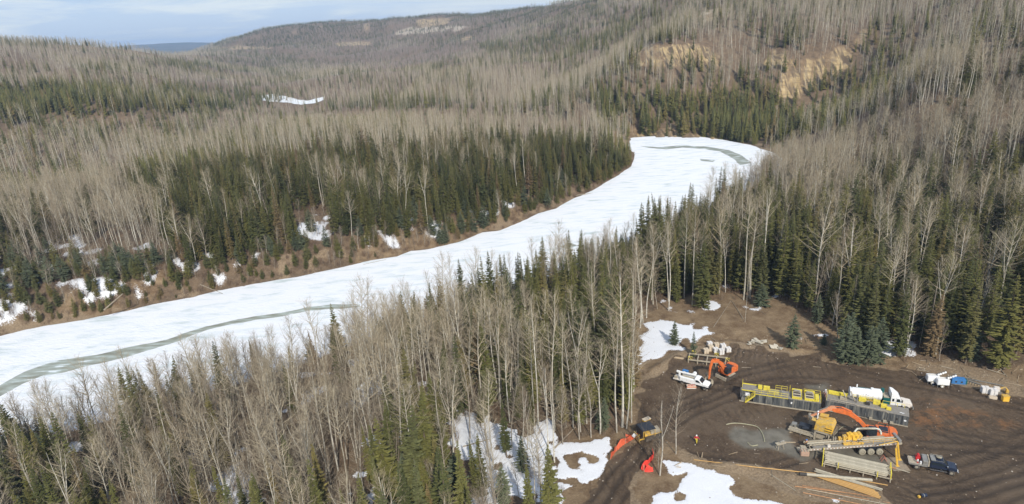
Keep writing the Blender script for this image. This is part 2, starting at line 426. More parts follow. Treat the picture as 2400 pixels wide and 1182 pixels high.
# ------------------------------------------------------------------ ground mesh (polar grid round the site, finer near)
SNOW = [
 [(1462,872),(1480,830),(1500,790),(1508,758),(1545,750),(1600,758),(1650,766),(1694,778),(1650,782),(1622,800),(1612,818),(1588,826),(1560,836),(1520,850),(1484,870)],
 [(1640,705),(1668,700),(1690,712),(1660,722)],
 [(1868,800),(1880,784),(1905,778),(1940,780),(1915,790),(1885,802)],
 [(2052,818),(2062,796),(2100,798),(2150,812),(2165,828),(2120,832),(2075,836)],
 [(1306,1150),(1312,1090),(1300,1050),(1330,1040),(1370,1048),(1400,1035),(1444,1030),(1450,1052),(1425,1070),(1434,1085),(1420,1105),(1390,1125),(1350,1140)],
 [(1548,1082),(1580,1078),(1612,1082),(1640,1094),(1680,1098),(1688,1112),(1716,1122),(1722,1142),(1700,1150),(1740,1166),(1800,1170),(1880,1184),(1960,1196),(1960,1300),(1560,1290),(1520,1172),(1500,1150),(1540,1160),(1585,1150),(1576,1140),(1598,1128),(1612,1108),(1580,1110),(1552,1112)],
 [(1880,1160),(1930,1164),(2000,1184),(2040,1200),(1960,1200),(1900,1176)],
 [(1068,990),(1130,985),(1200,1000),(1262,1030),(1300,1050),(1306,1120),(1260,1180),(1240,1260),(1130,1260),(1120,1120),(1080,1040)],
 [(690,540),(715,520),(745,525),(775,545),(770,575),(735,570),(700,560)],
 [(1168,440),(1178,440),(1190,500),(1176,520)],
 [(920,520),(960,512),(975,535),(940,545)],
 [(500,655),(545,612),(570,622),(640,650),(560,664)],
]
SNOWY = [  # woods whose floor still holds broken snow: polygon, amount
 ([(-400,560),(0,540),(300,560),(520,590),(640,600),(600,665),(450,680),(200,725),(0,760),(-400,850)], 0.46),
 ([(640,500),(1100,470),(1250,470),(1000,575),(700,640)], 0.40),
 ([(-400,1080),(0,1060),(500,930),(900,800),(1000,900),(900,1300),(-400,1500)], 0.37),
 ([(900,760),(1460,640),(1470,900),(1100,1010),(900,1100)], 0.36),
 ([(1500,520),(1850,480),(2400,500),(2400,800),(2150,820),(1900,740),(1500,730)], 0.36),
]
GRASSP = [(1440,1000),(1470,900),(1500,850),(1450,860),(1500,740),(1560,700),(1700,680),(1850,700),(1930,740),(2000,800),(2130,840),(2300,860),(2420,850),(2800,900),(2800,1100),(2400,1000),(1600,1010)]
CLAYP = [[(1480,930),(1500,880),(1560,840),(1620,815),(1720,800),(1830,812),(1960,850),(2080,862),(2060,880),(1900,850),(1760,832),(1640,842),(1560,880),(1500,940)],
 [(1590,1055),(1680,1070),(1780,1090),(1900,1108),(2050,1140),(2160,1165),(2260,1182),(2260,1230),(2000,1190),(1880,1165),(1760,1130),(1700,1110),(1600,1085)],
 [(1700,995),(1800,985),(1880,1000),(1870,1050),(1780,1060),(1700,1050),(1660,1020)],
 [(2120,850),(2250,850),(2420,905),(2420,950),(2270,915),(2150,880)],
 [(1380,1182),(1440,1110),(1480,1040),(1500,1020),(1540,1060),(1520,1110),(1480,1170),(1500,1182),(1500,1260),(1300,1260),(1310,1200)],
 [(20,785),(60,755),(160,735),(240,735),(180,765),(60,785)]]
ROADP = [(1350,1260),(1372,1150),(1400,1118),(1440,1082),(1472,1045),(1496,1012),(1520,1000),(1560,1035),(1530,1082),(1498,1110),(1470,1150),(1462,1260)]
PONDP = [(1700,1018),(1740,1008),(1790,1012),(1850,1005),(1900,1010),(1980,1040),(2080,1072),(2090,1095),(2000,1080),(1930,1075),(1880,1070),(1800,1052),(1740,1040)]
POND2 = [(1880,902),(1990,905),(2000,920),(1900,925)]
RUSTP = [(2125,930),(2200,940),(2400,985),(2400,1010),(2250,1000),(2180,1040),(2130,1010)]
CLIFFP = [
 [(1478,150),(1492,112),(1530,104),(1570,108),(1610,100),(1650,106),(1672,118),(1690,150),(1660,168),(1600,158),(1520,160)],
 [(1784,150),(1800,130),(1830,115),(1842,135),(1815,160)],
 [(1800,225),(1830,190),(1850,160),(1840,150),(1880,138),(1930,135),(1975,110),(1995,120),(1990,150),(1970,175),(1930,205),(1880,225),(1850,235)],
 [(1995,110),(2000,90),(2030,65),(2045,55),(2040,75),(2020,100)],
 [(2075,200),(2080,185),(2120,155),(2140,145),(2100,185)],
 [(1612,44),(1650,30),(1700,15),(1702,28),(1680,45),(1640,58)],
 [(1540,52),(1560,46),(1570,40),(1560,56)],
 [(975,45),(1052,42),(1050,58),(1000,66),(985,70)],
 [(780,100),(800,97),(870,97),(868,106),(830,108),(790,108)],[(850,58),(868,52),(868,68),(855,70)],
 [(518,112),(560,108),(600,110),(640,112),(640,117),(560,117),(520,118)],[(682,75),(696,70),(696,84),(684,84)],[(745,62),(758,60),(756,72)],
 [(1078,92),(1104,82),(1104,92),(1085,97)],
 [(1475,305),(1540,308),(1620,312),(1700,318),(1780,335),(1700,332),(1620,322),(1500,322)],
]
PALEP = [[(925,76),(940,70),(1000,65),(1060,61),(1115,61),(1115,68),(1050,73),(1000,78),(930,82)], [(1615,40),(1660,24),(1700,16),(1700,20),(1650,36)]]
PURPLE = [(560,120),(800,118),(1080,108),(1150,115),(1100,150),(900,180),(760,160)]

az = np.arange(-1.02, 1.04, 0.0042)
Ds = [7.0]
while Ds[-1] < 15000:
    D = Ds[-1]
    Ds.append(D * (1 + (0.025 if D < 74 else 0.0045 if D < 200 else 0.008 if D < 700 else 0.014)))
Ds = np.array(Ds)
AZ, DD = np.meshgrid(az, Ds)
gx = DD * np.sin(AZ); gy = DD * np.cos(AZ)
gz = height(gx, gy)
# eroded gullies on the bare bluffs
gpx, gpy = proj(gx + (fbm(gx, gy, 8, 41) - .5) * 6, gy, gz)
def near_any(polys, px=None, py=None):
    px = gpx if px is None else px; py = gpy if py is None else py
    r = np.zeros(px.shape, bool)
    for p in polys: r |= inpoly(px, py, p)
    return r
a_cliff = near_any(CLIFFP)
gz = gz + a_cliff * ((vnoise(AZ * 260 + DD * .02, DD * 0.02, 43) - 0.5) * 4.5 + (vnoise(AZ * 700, DD * 0.05, 44) - .5) * 2)
jx = gx + (fbm(gx, gy, 4.0, 51, 5) - .5) * 5 * np.clip(DD / 110, .6, 4); jy = gy + (fbm(gx, gy, 4.0, 57, 5) - .5) * 6 * np.clip(DD / 110, .6, 4)
gpx, gpy = proj(jx, jy, gz)
CLJX = near_any(CLIFFP)
fb1 = fbm(gx, gy, 5, 61, 5); fb2 = fbm(gx, gy, 22, 63, 4)
snow = near_any(SNOW) & (fb1 > 0.38) & ((gy < 160) | (fb1 > .47))
for poly, amt in SNOWY:
    snow |= inpoly(gpx, gpy, poly) & (0.72 * fb1 + 0.28 * fb2 > 1.0 - amt * 1.0)
snow |= near_any([[(1000,960),(1300,950),(1330,1300),(980,1300)]]) & (fb1 > .5)
road = inpoly(gpx, gpy, ROADP)
mud = inpoly(jx, jy, PADW) | road
pond = near_any([PONDP, POND2]) & (fb1 > .33)
clay = near_any(CLAYP) & ~pond
grass = inpoly(gpx, gpy, GRASSP) | CLJX
rivd = pdist(gx, gy, RIV)
rin = inpoly(gx, gy, RIV)
bank = (rivd < 9) & ~rin
clay |= bank & (fb1 > .56)
grass |= (rivd < 16) & ~rin & (fb2 > .5)
grass |= near_any([[(1330,1040),(1500,980),(1600,1060),(1600,1300),(1300,1300)],[(1500,1040),(2000,1120),(2300,1180),(2300,1400),(1500,1400)]])
snow &= ~(road)
mud &= ~snow
def fl(b): return b.astype(float)
if True:
    # ruts of the road, real relief
    rr = np.sin((gx * 0.93 - gy * 0.37 + fbm(gx, gy, 20, 71) * 5) * 2.6) * 0.07
    gz = gz + rr * sstep(0, 1, fl(road))
    k = fl(mud & ~road)
    c0 = at(2520, 905)
    rq = np.hypot(gx - c0[0], gy - c0[1]) + (fbm(gx, gy, 18, 73) - .5) * 34
    gz = gz + k * np.sin(rq * 2.3) * 0.10 * sstep(.5, .66, fb2) * sstep(55, 35, rq) + k * (fbm(gx, gy, 1.6, 75, 3) - .5) * 0.16
    gz = gz + fl(snow) * 0.12
RUTS = [[(2150,1150),(2230,1140),(2320,1120),(2430,1085)], [(2170,1166),(2280,1152),(2430,1112)], [(2240,1190),(2330,1168),(2430,1136)], [(2130,1035),(2250,1045),(2430,1062)],
 [(1490,1010),(1560,960),(1650,920),(1720,880),(1850,850)], [(1530,1015),(1600,975),(1700,930),(1760,905)], [(2150,900),(2280,930),(2430,962)], [(1560,1050),(1650,1078),(1800,1098),(1920,1060)], [(1960,860),(2060,885),(2160,905)],
 [(1400,1180),(1440,1120),(1490,1060),(1520,1010)], [(1430,1190),(1475,1125),(1515,1065),(1540,1010)], [(2230,1080),(2320,1060),(2430,1010)], [(2130,960),(2200,1010),(2330,1040)], [(1640,905),(1740,905),(1850,890),(1960,895)]]
rutd = np.full(gx.shape, 1e9)
wx = gx + (fbm(gx, gy, 7, 311, 3) - .5) * 1.6; wy = gy + (fbm(gx, gy, 7, 313, 3) - .5) * 1.6
nearm = (DD < 170) & (DD > 55)
for P_ in RUTS:
    q = np.array(Pw(P_))
    d_ = np.gradient(q, axis=0); d_ = d_ / np.linalg.norm(d_, axis=1)[:, None]; nn = np.stack([-d_[:, 1], d_[:, 0]], 1)
    for s_ in (-1.05, 1.05): rutd[nearm] = np.minimum(rutd[nearm], pdist(wx[nearm], wy[nearm], [tuple(v) for v in q + nn * s_], False))
rutm = sstep(.55, .15, rutd) * (fb1 > .3) * fl((mud | road) & ~pond)
gz = gz - rutm * .16 + sstep(.4, .0, np.abs(rutd - .75)) * .07 * fl(mud | road)
nr, nc = gx.shape
me = bpy.data.meshes.new('ground')
V = np.stack([gx, gy, gz], -1).reshape(-1, 3)
i0 = (np.arange(nr - 1)[:, None] * nc + np.arange(nc - 1)[None]).ravel()
F = np.stack([i0, i0 + 1, i0 + nc + 1, i0 + nc], -1)
me.vertices.add(len(V)); me.vertices.foreach_set('co', V.ravel())
me.loops.add(F.size); me.loops.foreach_set('vertex_index', F.ravel())
me.polygons.add(len(F)); me.polygons.foreach_set('loop_start', np.arange(0, F.size, 4))
me.update(calc_edges=True)
me.polygons.foreach_set('use_smooth', [True] * len(F))
def blur(a):
    b = a.copy(); b[1:-1, 1:-1] = (a[1:-1, 1:-1] * 2 + a[:-2, 1:-1] + a[2:, 1:-1] + a[1:-1, :-2] + a[1:-1, 2:]) / 6; return b
farw = sstep(4200, 6000, DD); pale = near_any(PALEP); rust = inpoly(gpx, gpy, RUSTP)
for nm, a in (('snow', snow), ('mud', mud), ('grass', grass), ('clay', clay), ('pond', pond), ('cliff', CLJX & (vnoise(AZ * 330 + DD * .03, DD * 0.03, 47) * .6 + fbm(gx, gy, 14, 48) * .6 > .45)), ('pale', pale & (fb2 > .3)), ('farwood', farw), ('rut', rutm), ('rust', rust)):
    at_ = me.attributes.new(nm, 'FLOAT', 'POINT'); a = blur(fl(a)); a = blur(a) if nm == 'snow' else blur(blur(blur(a))) if nm == 'pond' else a
    at_.data.foreach_set('value', a.ravel())
me.materials.append(ground_material())
ground = bpy.data.objects.new('ground', me); COL.objects.link(ground)
tag(ground, 'valley floor and slopes of brown litter, tan grass, dark churned mud and broken snow', 'ground', kind='structure')
def gheight(x, y):
    x = np.asarray(x, float); y = np.asarray(y, float)
    a = (np.arctan2(x, y) - az[0]) / (az[1] - az[0]); d = np.hypot(x, y)
    r = np.interp(d, Ds, np.arange(nr)); i = np.clip(r.astype(int), 0, nr - 2); j = np.clip(a.astype(int), 0, nc - 2)
    fr = np.clip(r - i, 0, 1); fa = np.clip(a - j, 0, 1)
    return (gz[i, j] * (1 - fa) + gz[i, j + 1] * fa) * (1 - fr) + (gz[i + 1, j] * (1 - fa) + gz[i + 1, j + 1] * fa) * fr

# river ice: one sheet, plus the meltwater lying on it
def sheet(name, poly, z, m):
    # triangulated flat outline
    import mathutils.geometry as mg
    vs_ = [Vector((p[0], p[1], 0)) for p in poly]
    f = mg.tessellate_polygon([vs_])
    return mesh_obj(name, [(p[0], p[1], z) for p in poly], [tuple(q) for q in f], m)
def wiggle(poly, amp, step=2.0, seed=1):
    o = []
    n = len(poly)
    for i in range(n):
        a = np.array(poly[i]); b = np.array(poly[(i + 1) % n]); L = np.linalg.norm(b - a); k = max(1, int(L / step))
        for j in range(k):
            p = a + (b - a) * j / k
            o.append((p[0] + amp * (fbm(p[0], p[1], 7, seed) - .5), p[1] + amp * (fbm(p[0], p[1], 7, seed + 9) - .5)))
    return o
ICE = ice_material(); MELT = melt_material()
o = sheet('river_ice', wiggle(RIV, 3.0), 0.0, ICE); tag(o, 'snow covered frozen river curving through the valley', 'river', kind='structure')
o = sheet('river_ice', wiggle(RIV2, 9.0, 6), 0.0, ICE); tag(o, 'distant snowy river bend far up the valley', 'river', kind='structure')
MELTP = [
 [(-60,945),(0,906),(30,888),(60,872),(100,858),(140,846),(200,836),(250,826),(300,815),(350,806),(395,795),(430,782),(480,766),(540,754),(600,742),(660,733),(720,721),(780,716),(840,712),(842,718),(790,724),(720,729),(660,741),(600,751),(540,762),(480,775),(440,790),(420,800),(380,812),(300,836),(240,850),(200,858),(150,872),(100,880),(60,898),(0,930),(-60,970)],
 [(1500,342),(1545,345),(1600,341),(1660,344),(1710,352),(1742,366),(1760,382),(1735,388),(1722,374),(1690,356),(1650,350),(1600,346),(1560,351),(1520,346)],
 [(1640,372),(1675,376),(1668,380),(1642,377)],
 [(1310,578),(1335,570),(1352,576),(1330,584)],
]
for k, p in enumerate(MELTP):
    o = sheet('meltwater', wiggle([tuple(at(a, b, 0)[:2]) for a, b in p], 2.2, 1.5, 5 + k), 0.008, MELT)
    tag(o, ['long grey green streak of meltwater along the near part of the frozen river', 'curved band of meltwater on the ice inside the river bend', 'small pool of meltwater on the ice below the bend', 'teal pool of meltwater on the ice glimpsed between the treetops'][k], 'water', kind='structure')

# ------------------------------------------------------------------ trees
def frame(d):
    d = d / (np.linalg.norm(d) + 1e-9)
    a = np.cross(d, [0, 0, 1.0]) if abs(d[2]) < 0.9 else np.cross(d, [1.0, 0, 0])
    a /= np.linalg.norm(a); return a, np.cross(d, a)
class MB:
    def __init__(s): s.v = []; s.f = []
    def tube(s, P, R, n=5, cap=True):
        P = [np.asarray(p, float) for p in P]
        if isinstance(R, (int, float)): R = [R] * len(P)
        b0 = len(s.v)
        ang = [2 * math.pi * k / n for k in range(n)]
        pa = None
        for i, p in enumerate(P):
            d = (P[min(i + 1, len(P) - 1)] - P[max(i - 1, 0)])
            a, b = frame(d)
            if pa is not None:
                a = pa - d * (pa @ d) / (d @ d + 1e-12); a /= np.linalg.norm(a) + 1e-9; b = np.cross(d / np.linalg.norm(d), a)
            pa = a
            for t in ang: s.v.append(p + (a * math.cos(t) + b * math.sin(t)) * R[i])
        for i in range(len(P) - 1):
            for k in range(n):
                q = b0 + i * n
                s.f.append((q + k, q + (k + 1) % n, q + n + (k + 1) % n, q + n + k))
        if cap and n > 3:
            s.f.append(tuple(b0 + k for k in range(n))[::-1]); q = b0 + (len(P) - 1) * n; s.f.append(tuple(q + k for k in range(n)))
        return s
    def tri(s, a, b, c):
        q = len(s.v); s.v += [a, b, c]; s.f.append((q, q + 1, q + 2))
    def box(s, x0, x1, y0, y1, z0, z1):
        q = len(s.v)
        s.v += [np.array((x, y, z), float) for z in (z0, z1) for y in (y0, y1) for x in (x0, x1)]
        s.f += [tuple(q + i for i in t) for t in ((0, 2, 3, 1), (4, 5, 7, 6), (0, 1, 5, 4), (2, 6, 7, 3), (0, 4, 6, 2), (1, 3, 7, 5))]
        return s
    def obox(s, c, size, rz=0, ry=0, rx=0):
        m = (Matrix.Translation(c) @ Euler((rx, ry, rz)).to_matrix().to_4x4()); q = len(s.v); x, y, z = [k / 2 for k in size]
        s.v += [np.array(m @ Vector((a, b, c_))) for c_ in (-z, z) for b in (-y, y) for a in (-x, x)]
        s.f += [tuple(q + i for i in t) for t in ((0, 2, 3, 1), (4, 5, 7, 6), (0, 1, 5, 4), (2, 6, 7, 3), (0, 4, 6, 2), (1, 3, 7, 5))]
        return s
    def prism(s, poly, y0, y1):          # outline in x-z, pushed along y
        q = len(s.v); n = len(poly)
        s.v += [np.array((p[0], y0, p[1]), float) for p in poly] + [np.array((p[0], y1, p[1]), float) for p in poly]
        s.f.append(tuple(q + i for i in range(n))); s.f.append(tuple(q + n + i for i in reversed(range(n))))
        s.f += [(q + (i + 1) % n, q + i, q + n + i, q + n + (i + 1) % n) for i in range(n)]
        return s
    def xpoly(s, poly, z0, z1):           # outline in x-y, pushed along z
        q = len(s.v); n = len(poly)
        s.v += [np.array((p[0], p[1], z0), float) for p in poly] + [np.array((p[0], p[1], z1), float) for p in poly]
        s.f.append(tuple(q + i for i in reversed(range(n)))); s.f.append(tuple(q + n + i for i in range(n)))
        s.f += [(q + i, q + (i + 1) % n, q + n + (i + 1) % n, q + n + i) for i in range(n)]
        return s
    def mesh(s, name, mats, mi=None):
        me = bpy.data.meshes.new(name); me.from_pydata([tuple(v) for v in s.v], [], s.f)
        for m in (mats if isinstance(mats, (list, tuple)) else [mats]): me.materials.append(m)
        if mi is not None: me.polygons.foreach_set('material_index', mi)
        me.update(); return me
    def build(s, name, m, parent=None, bevel=0.0, smooth=False, label=None):
        me = s.mesh(name, m)
        if bevel:
            import bmesh
            bm = bmesh.new(); bm.from_mesh(me)
            bmesh.ops.bevel(bm, geom=list(bm.edges), offset=bevel, segments=2, affect='EDGES', clamp_overlap=True)
            bmesh.ops.recalc_face_normals(bm, faces=bm.faces); bm.to_mesh(me); bm.free()
        if smooth: me.polygons.foreach_set('use_smooth', [True] * len(me.polygons))
        o = bpy.data.objects.new(name, me); COL.objects.link(o)
        if parent is not None: o.parent = parent
        if label: o['label'] = label
        return o

BARK_A = foliage_mat('aspen_bark', [(0, (0.40, 0.365, 0.29)), (0.5, (0.53, 0.50, 0.42)), (1, (0.33, 0.30, 0.235))], 0.8)
TWIG_A = foliage_mat('aspen_twigs', [(0, (0.285, 0.225, 0.145)), (0.5, (0.40, 0.34, 0.235)), (1, (0.32, 0.27, 0.19))], 0.8)
TWIG_R = foliage_mat('birch_twigs', [(0, (0.20, 0.12, 0.10)), (0.5, (0.27, 0.19, 0.16)), (1, (0.24, 0.15, 0.135))], 0.8)
TWIG_P = foliage_mat('poplar_twigs', [(0, (0.17, 0.13, 0.09)), (0.5, (0.25, 0.20, 0.14)), (1, (0.30, 0.26, 0.19))], 0.8)
BARK_P = foliage_mat('poplar_bark', [(0, (0.24, 0.20, 0.15)), (0.5, (0.36, 0.32, 0.26)), (1, (0.46, 0.43, 0.36))], 0.8)
BARK_S = foliage_mat('spruce_bark', [(0, (0.13, 0.10, 0.075)), (1, (0.21, 0.17, 0.13))], 0.9)
NEEDLE = foliage_mat('spruce_needles', [(0, (0.070, 0.078, 0.028)), (0.3, (0.108, 0.108, 0.032)), (0.55, (0.15, 0.138, 0.038)), (0.75, (0.095, 0.102, 0.042)), (0.93, (0.165, 0.135, 0.042)), (1.0, (0.19, 0.13, 0.07))])
NEEDLE_Y = foliage_mat('young_spruce_needles', [(0, (0.125, 0.125, 0.036)), (1, (0.15, 0.145, 0.045))])
NEEDLE_B = foliage_mat('blue_spruce_needles', [(0, (0.085, 0.10, 0.058)), (1, (0.11, 0.125, 0.07))])
SNAG = foliage_mat('dead_wood', [(0, (0.22, 0.18, 0.14)), (1, (0.33, 0.28, 0.22))], 0.9)

def gen_aspen(seed, H=22.0, crown0=0.48, nprim=34, dens=1.0, spread=1.0, lean=0.0, fork=False, tw=1.0):
    r = np.random.default_rng(seed); T = MB(); B = MB()
    lx, ly = r.normal(0, 0.25, 2)
    def tp(t): return np.array([lx * t * t * 2 + 0.18 * math.sin(t * 7 + seed) + lean * t * H, ly * t * t * 2 + 0.18 * math.cos(t * 5 + seed), t * H])
    r0 = 0.0072 * H
    ts = np.linspace(0, 1, 9)
    T.tube([tp(t) - (np.array([0, 0, .5]) if t == 0 else 0) for t in ts], [r0 * (1 - 0.9 * t) + .015 for t in ts], 6, False)
    if fork:
        for q in (0.5, 0.62):
            b = tp(q); d = np.array([*r.normal(0, 0.13, 2), 1.0]); L = H * (0.95 - q)
            T.tube([b, b + d * L * .4, b + d * L * .75 + [0, 0, .4], b + d * L * np.array([.85, .85, 1])], [r0 * .55, r0 * .4, r0 * .22, .02], 5, False)
    for i in range(nprim):
        t = crown0 + (0.985 - crown0) * ((i + r.random() * .6) / nprim) ** 0.85
        rel = (t - crown0) / (1 - crown0)
        a = i * 2.4 + r.normal(0, .5); el = rad(28 + 38 * rel) + r.normal(0, .14)
        L = H * (0.175 * (1 - rel) ** 0.7 + 0.045) * (0.7 + r.random() * .6) * spread
        if rel < .12: L *= .8
        p = tp(t); d = np.array([math.cos(a) * math.cos(el), math.sin(a) * math.cos(el), math.sin(el)])
        rb = (0.017 + 0.009 * L) * (0.8 + .4 * r.random())
        p1 = p + d * L * .45 + r.normal(0, .04 * L, 3); p2 = p + d * L + np.array([0, 0, 0.12 * L])
        B.tube([p, p1, p2], [rb, rb * .6, .007], 3, False)
        ns = max(3, int(5.5 * dens))
        for j in range(ns):
            q = 0.25 + 0.72 * j / ns; b = p + (p1 - p) * q / .45 if q < .45 else p1 + (p2 - p1) * (q - .45) / .55
            d2 = d + r.normal(0, .55, 3) + np.array([0, 0, .25]); d2 /= np.linalg.norm(d2); l2 = L * (.22 + .3 * r.random()) + .2
            e = b + d2 * l2
            B.tube([b, e], [.0115 * tw, .004 * tw], 3, False)
            for k in range(int(4 * dens)):
                f = b + d2 * l2 * (.25 + .7 * r.random()); d3 = d2 + r.normal(0, .6, 3); d3 /= np.linalg.norm(d3); l3 = .35 + .55 * r.random()
                s_ = np.cross(d3, r.normal(0, 1, 3)); s_ = s_ / (np.linalg.norm(s_) + 1e-6) * .0085 * tw
                B.tri(f - s_, f + s_, f + d3 * l3)
    return T, B
def gen_spruce(seed, H=18.0, R=1.75, z0=0.07, dz=0.36, nb=8, gap=0.0, full=1.0, droop=0.32):
    r = np.random.default_rng(seed); T = MB(); B = MB()
    T.tube([(0, 0, -.5), (0.05, 0, H * .5), (0, 0.05, H)], [0.0115 * H, .0065 * H, .015], 6, False)
    z = z0 * H; ph = r.random() * 6; side = r.random() * 6.28
    while z < H * 0.985:
        t = z / H
        rr = R * min(1.0, (1 - t) * 1.65) ** 0.85 * (0.62 + .38 * min(1, t / .25 + .3))
        rr = rr * (0.78 + .44 * r.random()) + .07
        n = max(3, int(nb * (.45 + .55 * (1 - t))))
        for k in range(n):
            if r.random() < gap: continue
            a = ph + 6.283 * k / n + r.normal(0, .25); L = rr * (.7 + .45 * r.random()) * (1 + .12 * math.cos(a - side))
            ca, sa = math.cos(a), math.sin(a); zz = z + r.normal(0, .07)
            dr = droop * (1 - t * 1.3) + r.normal(0, .08)
            def pt(u, off=0.0, dzz=0.0): return np.array([ca * L * u - sa * off, sa * L * u + ca * off, zz - dr * L * u + .16 * L * u * u + dzz])
            wd = (.16 + .13 * L) * full
            B.tri(pt(0.02), pt(.55, wd, -.06), pt(1.0, r.normal(0, .05)))
            B.tri(pt(0.02), pt(1.0, r.normal(0, .05)), pt(.5, -wd, -.06))
            for q in (.45, .8):
                B.tri(pt(q - .12, .0), pt(q + .16, wd * (1.5 - q * .6), -.05 - .1 * r.random()), pt(q + .10, .02, -.16 * L * .5 - .05))
                B.tri(pt(q - .12, .0), pt(q + .10, -.02, -.16 * L * .5 - .05), pt(q + .16, -wd * (1.5 - q * .6), -.05 - .1 * r.random()))
        ph += 1.1; z += dz * (0.65 + .7 * r.random()) * (1.15 - .45 * t)
    B.tri(np.array((-.05, 0, H - .5)), np.array((.05, 0, H - .5)), np.array((0, 0, H + .25)))
    return T, B
def gen_snag(seed, H=16.0):
    r = np.random.default_rng(seed); T = MB(); B = MB()
    T.tube([(0, 0, -.4), (.1, 0, H * .5), (.0, .15, H)], [.012 * H, .008 * H, .03], 6, False)
    for i in range(46):
        t = .25 + .7 * i / 46; a = i * 2.4; L = (1.6 * (1 - t) + .5) * (.5 + .7 * r.random())
        p = np.array([.1 * math.sin(t * 3), .15 * t, t * H]); e = p + np.array([math.cos(a) * L, math.sin(a) * L, -.25 * L])
        B.tube([p, (p + e) / 2 + [0, 0, .08], e], [.022, .014, .006], 3, False)
    return T, B
def gen_far_aspen(seed, H=22.0):
    r = np.random.default_rng(seed); T = MB(); B = MB()
    T.tube([(0, 0, -.5), (r.normal(0, .2), r.normal(0, .2), H * .55), (r.normal(0, .5), r.normal(0, .5), H)], [.15, .11, .03], 3, False)
    for i in range(105):
        t = .36 + .64 * r.random() ** .8; a = r.random() * 6.283; rel = (t - .36) / .64
        L = (H * .15 * (1 - rel) ** .6 + 1.0) * (.6 + .6 * r.random()); el = rad(8 + 50 * r.random())
        off = r.random() * .55
        d = np.array([math.cos(a) * math.cos(el), math.sin(a) * math.cos(el), math.sin(el)])
        p = np.array([0, 0, t * H]) + d * L * off * .8
        s_ = np.cross(d, r.normal(0, 1, 3)); s_ = s_ / (np.linalg.norm(s_) + 1e-6) * .045
        e = p + d * L * (1 - off) + r.normal(0, .25, 3)
        B.tri(p - s_, p + s_, e)
    return T, B
def gen_far_spruce(seed, H=18.0, R=1.8):
    r = np.random.default_rng(seed); T = MB(); B = MB()
    T.tube([(0, 0, -.5), (0, 0, H * .6)], [.17, .06], 3, False)
    z = .05 * H
    while z < H * .97:
        t = z / H; rr = R * min(1, (1 - t) * 1.6) ** .85 * (.75 + .5 * r.random()) + .1
        ph = r.random() * 6
        for k in range(6):
            a = ph + k * 1.047 + r.normal(0, .2); L = rr * (.75 + .4 * r.random()); w_ = .34 * L + .12
            ca, sa = math.cos(a), math.sin(a)
            B.tri(np.array((0, 0, z + .35)), np.array((ca * L - sa * w_, sa * L + ca * w_, z - .35 * L)), np.array((ca * L + sa * w_, sa * L - ca * w_, z - .38 * L)))
        z += .85
    B.tri(np.array((-.12, 0, H - 1.4)), np.array((.12, 0, H - 1.4)), np.array((0, 0, H + .3)))
    return T, B
def joined(T, B, mt, mb, name):
    M_ = MB(); M_.v = T.v + B.v; n = len(T.v); M_.f = list(T.f) + [tuple(i + n for i in f) for f in B.f]
    return M_.mesh(name, [mt, mb], [0] * len(T.f) + [1] * len(B.f))

ASP = [gen_aspen(s, 22, c0, n, d, sp, fork=fk) for s, c0, n, d, sp, fk in ((1, .5, 34, 1, 1, 0), (2, .56, 30, 1, .9, 0), (3, .42, 38, 1, 1.1, 0), (4, .6, 28, 1.1, 1.05, 1), (5, .5, 34, 1, .85, 0), (6, .46, 40, 1, 1.15, 1), (7, .64, 26, 1, .8, 0))]
POP = [gen_aspen(s, 13, .22, 34, 1, 1.25, fork=True, tw=.9) for s in (21, 22, 23)]     # low bushy poplars
SPR = [gen_spruce(s, 18, R, z0, gap=g) for s, R, z0, g in ((31, 1.75, .06, .0), (32, 1.45, .10, .08), (33, 2.0, .05, .0), (34, 1.55, .16, .12), (35, 1.3, .08, .05), (36, 1.8, .07, .1))]
YSP = [gen_spruce(s, 7, 1.5, .03, .26, 9, .0, .8) for s in (41, 42)]
SNG = [gen_snag(51), gen_snag(52, 18)]
def pair(tb, mt, mb, nm): return (tb[0].mesh(nm + '_trunk', mt), tb[1].mesh(nm + '_crown', mb))
M_ASP = [pair(x, BARK_A, TWIG_A, 'aspen') for x in ASP]
M_POP = [pair(x, BARK_P, TWIG_P, 'poplar') for x in POP]
M_SPR = [pair(x, BARK_S, NEEDLE, 'spruce') for x in SPR]
M_YSP = [pair(x, BARK_S, NEEDLE_B, 'young_spruce') for x in YSP]
M_YEL = [pair(x, BARK_S, NEEDLE_Y, 'yellow_spruce') for x in (SPR[2], SPR[0])]
M_SNG = [pair(x, SNAG, SNAG, 'snag') for x in SNG]
J = {}
J['aspen'] = [joined(*x, BARK_A, TWIG_A, 'aspen_tree') for x in ASP]
J['poplar'] = [joined(*x, BARK_P, TWIG_P, 'poplar_tree') for x in POP]
J['spruce'] = [joined(*x, BARK_S, NEEDLE, 'spruce_tree') for x in SPR]
J['young'] = [joined(*x, BARK_S, NEEDLE, 'young_spruce_tree') for x in YSP]
J['far_aspen'] = [joined(*gen_far_aspen(s), BARK_A, TWIG_A, 'aspen_tree') for s in range(60, 66)]
J['far_birch'] = [joined(*gen_far_aspen(s), BARK_A, TWIG_R, 'birch_tree') for s in range(70, 73)]
J['far_spruce'] = [joined(*gen_far_spruce(s, 18, R), BARK_S, NEEDLE, 'spruce_tree') for s, R in ((80, 1.8), (81, 1.5), (82, 2.1), (83, 1.6))]
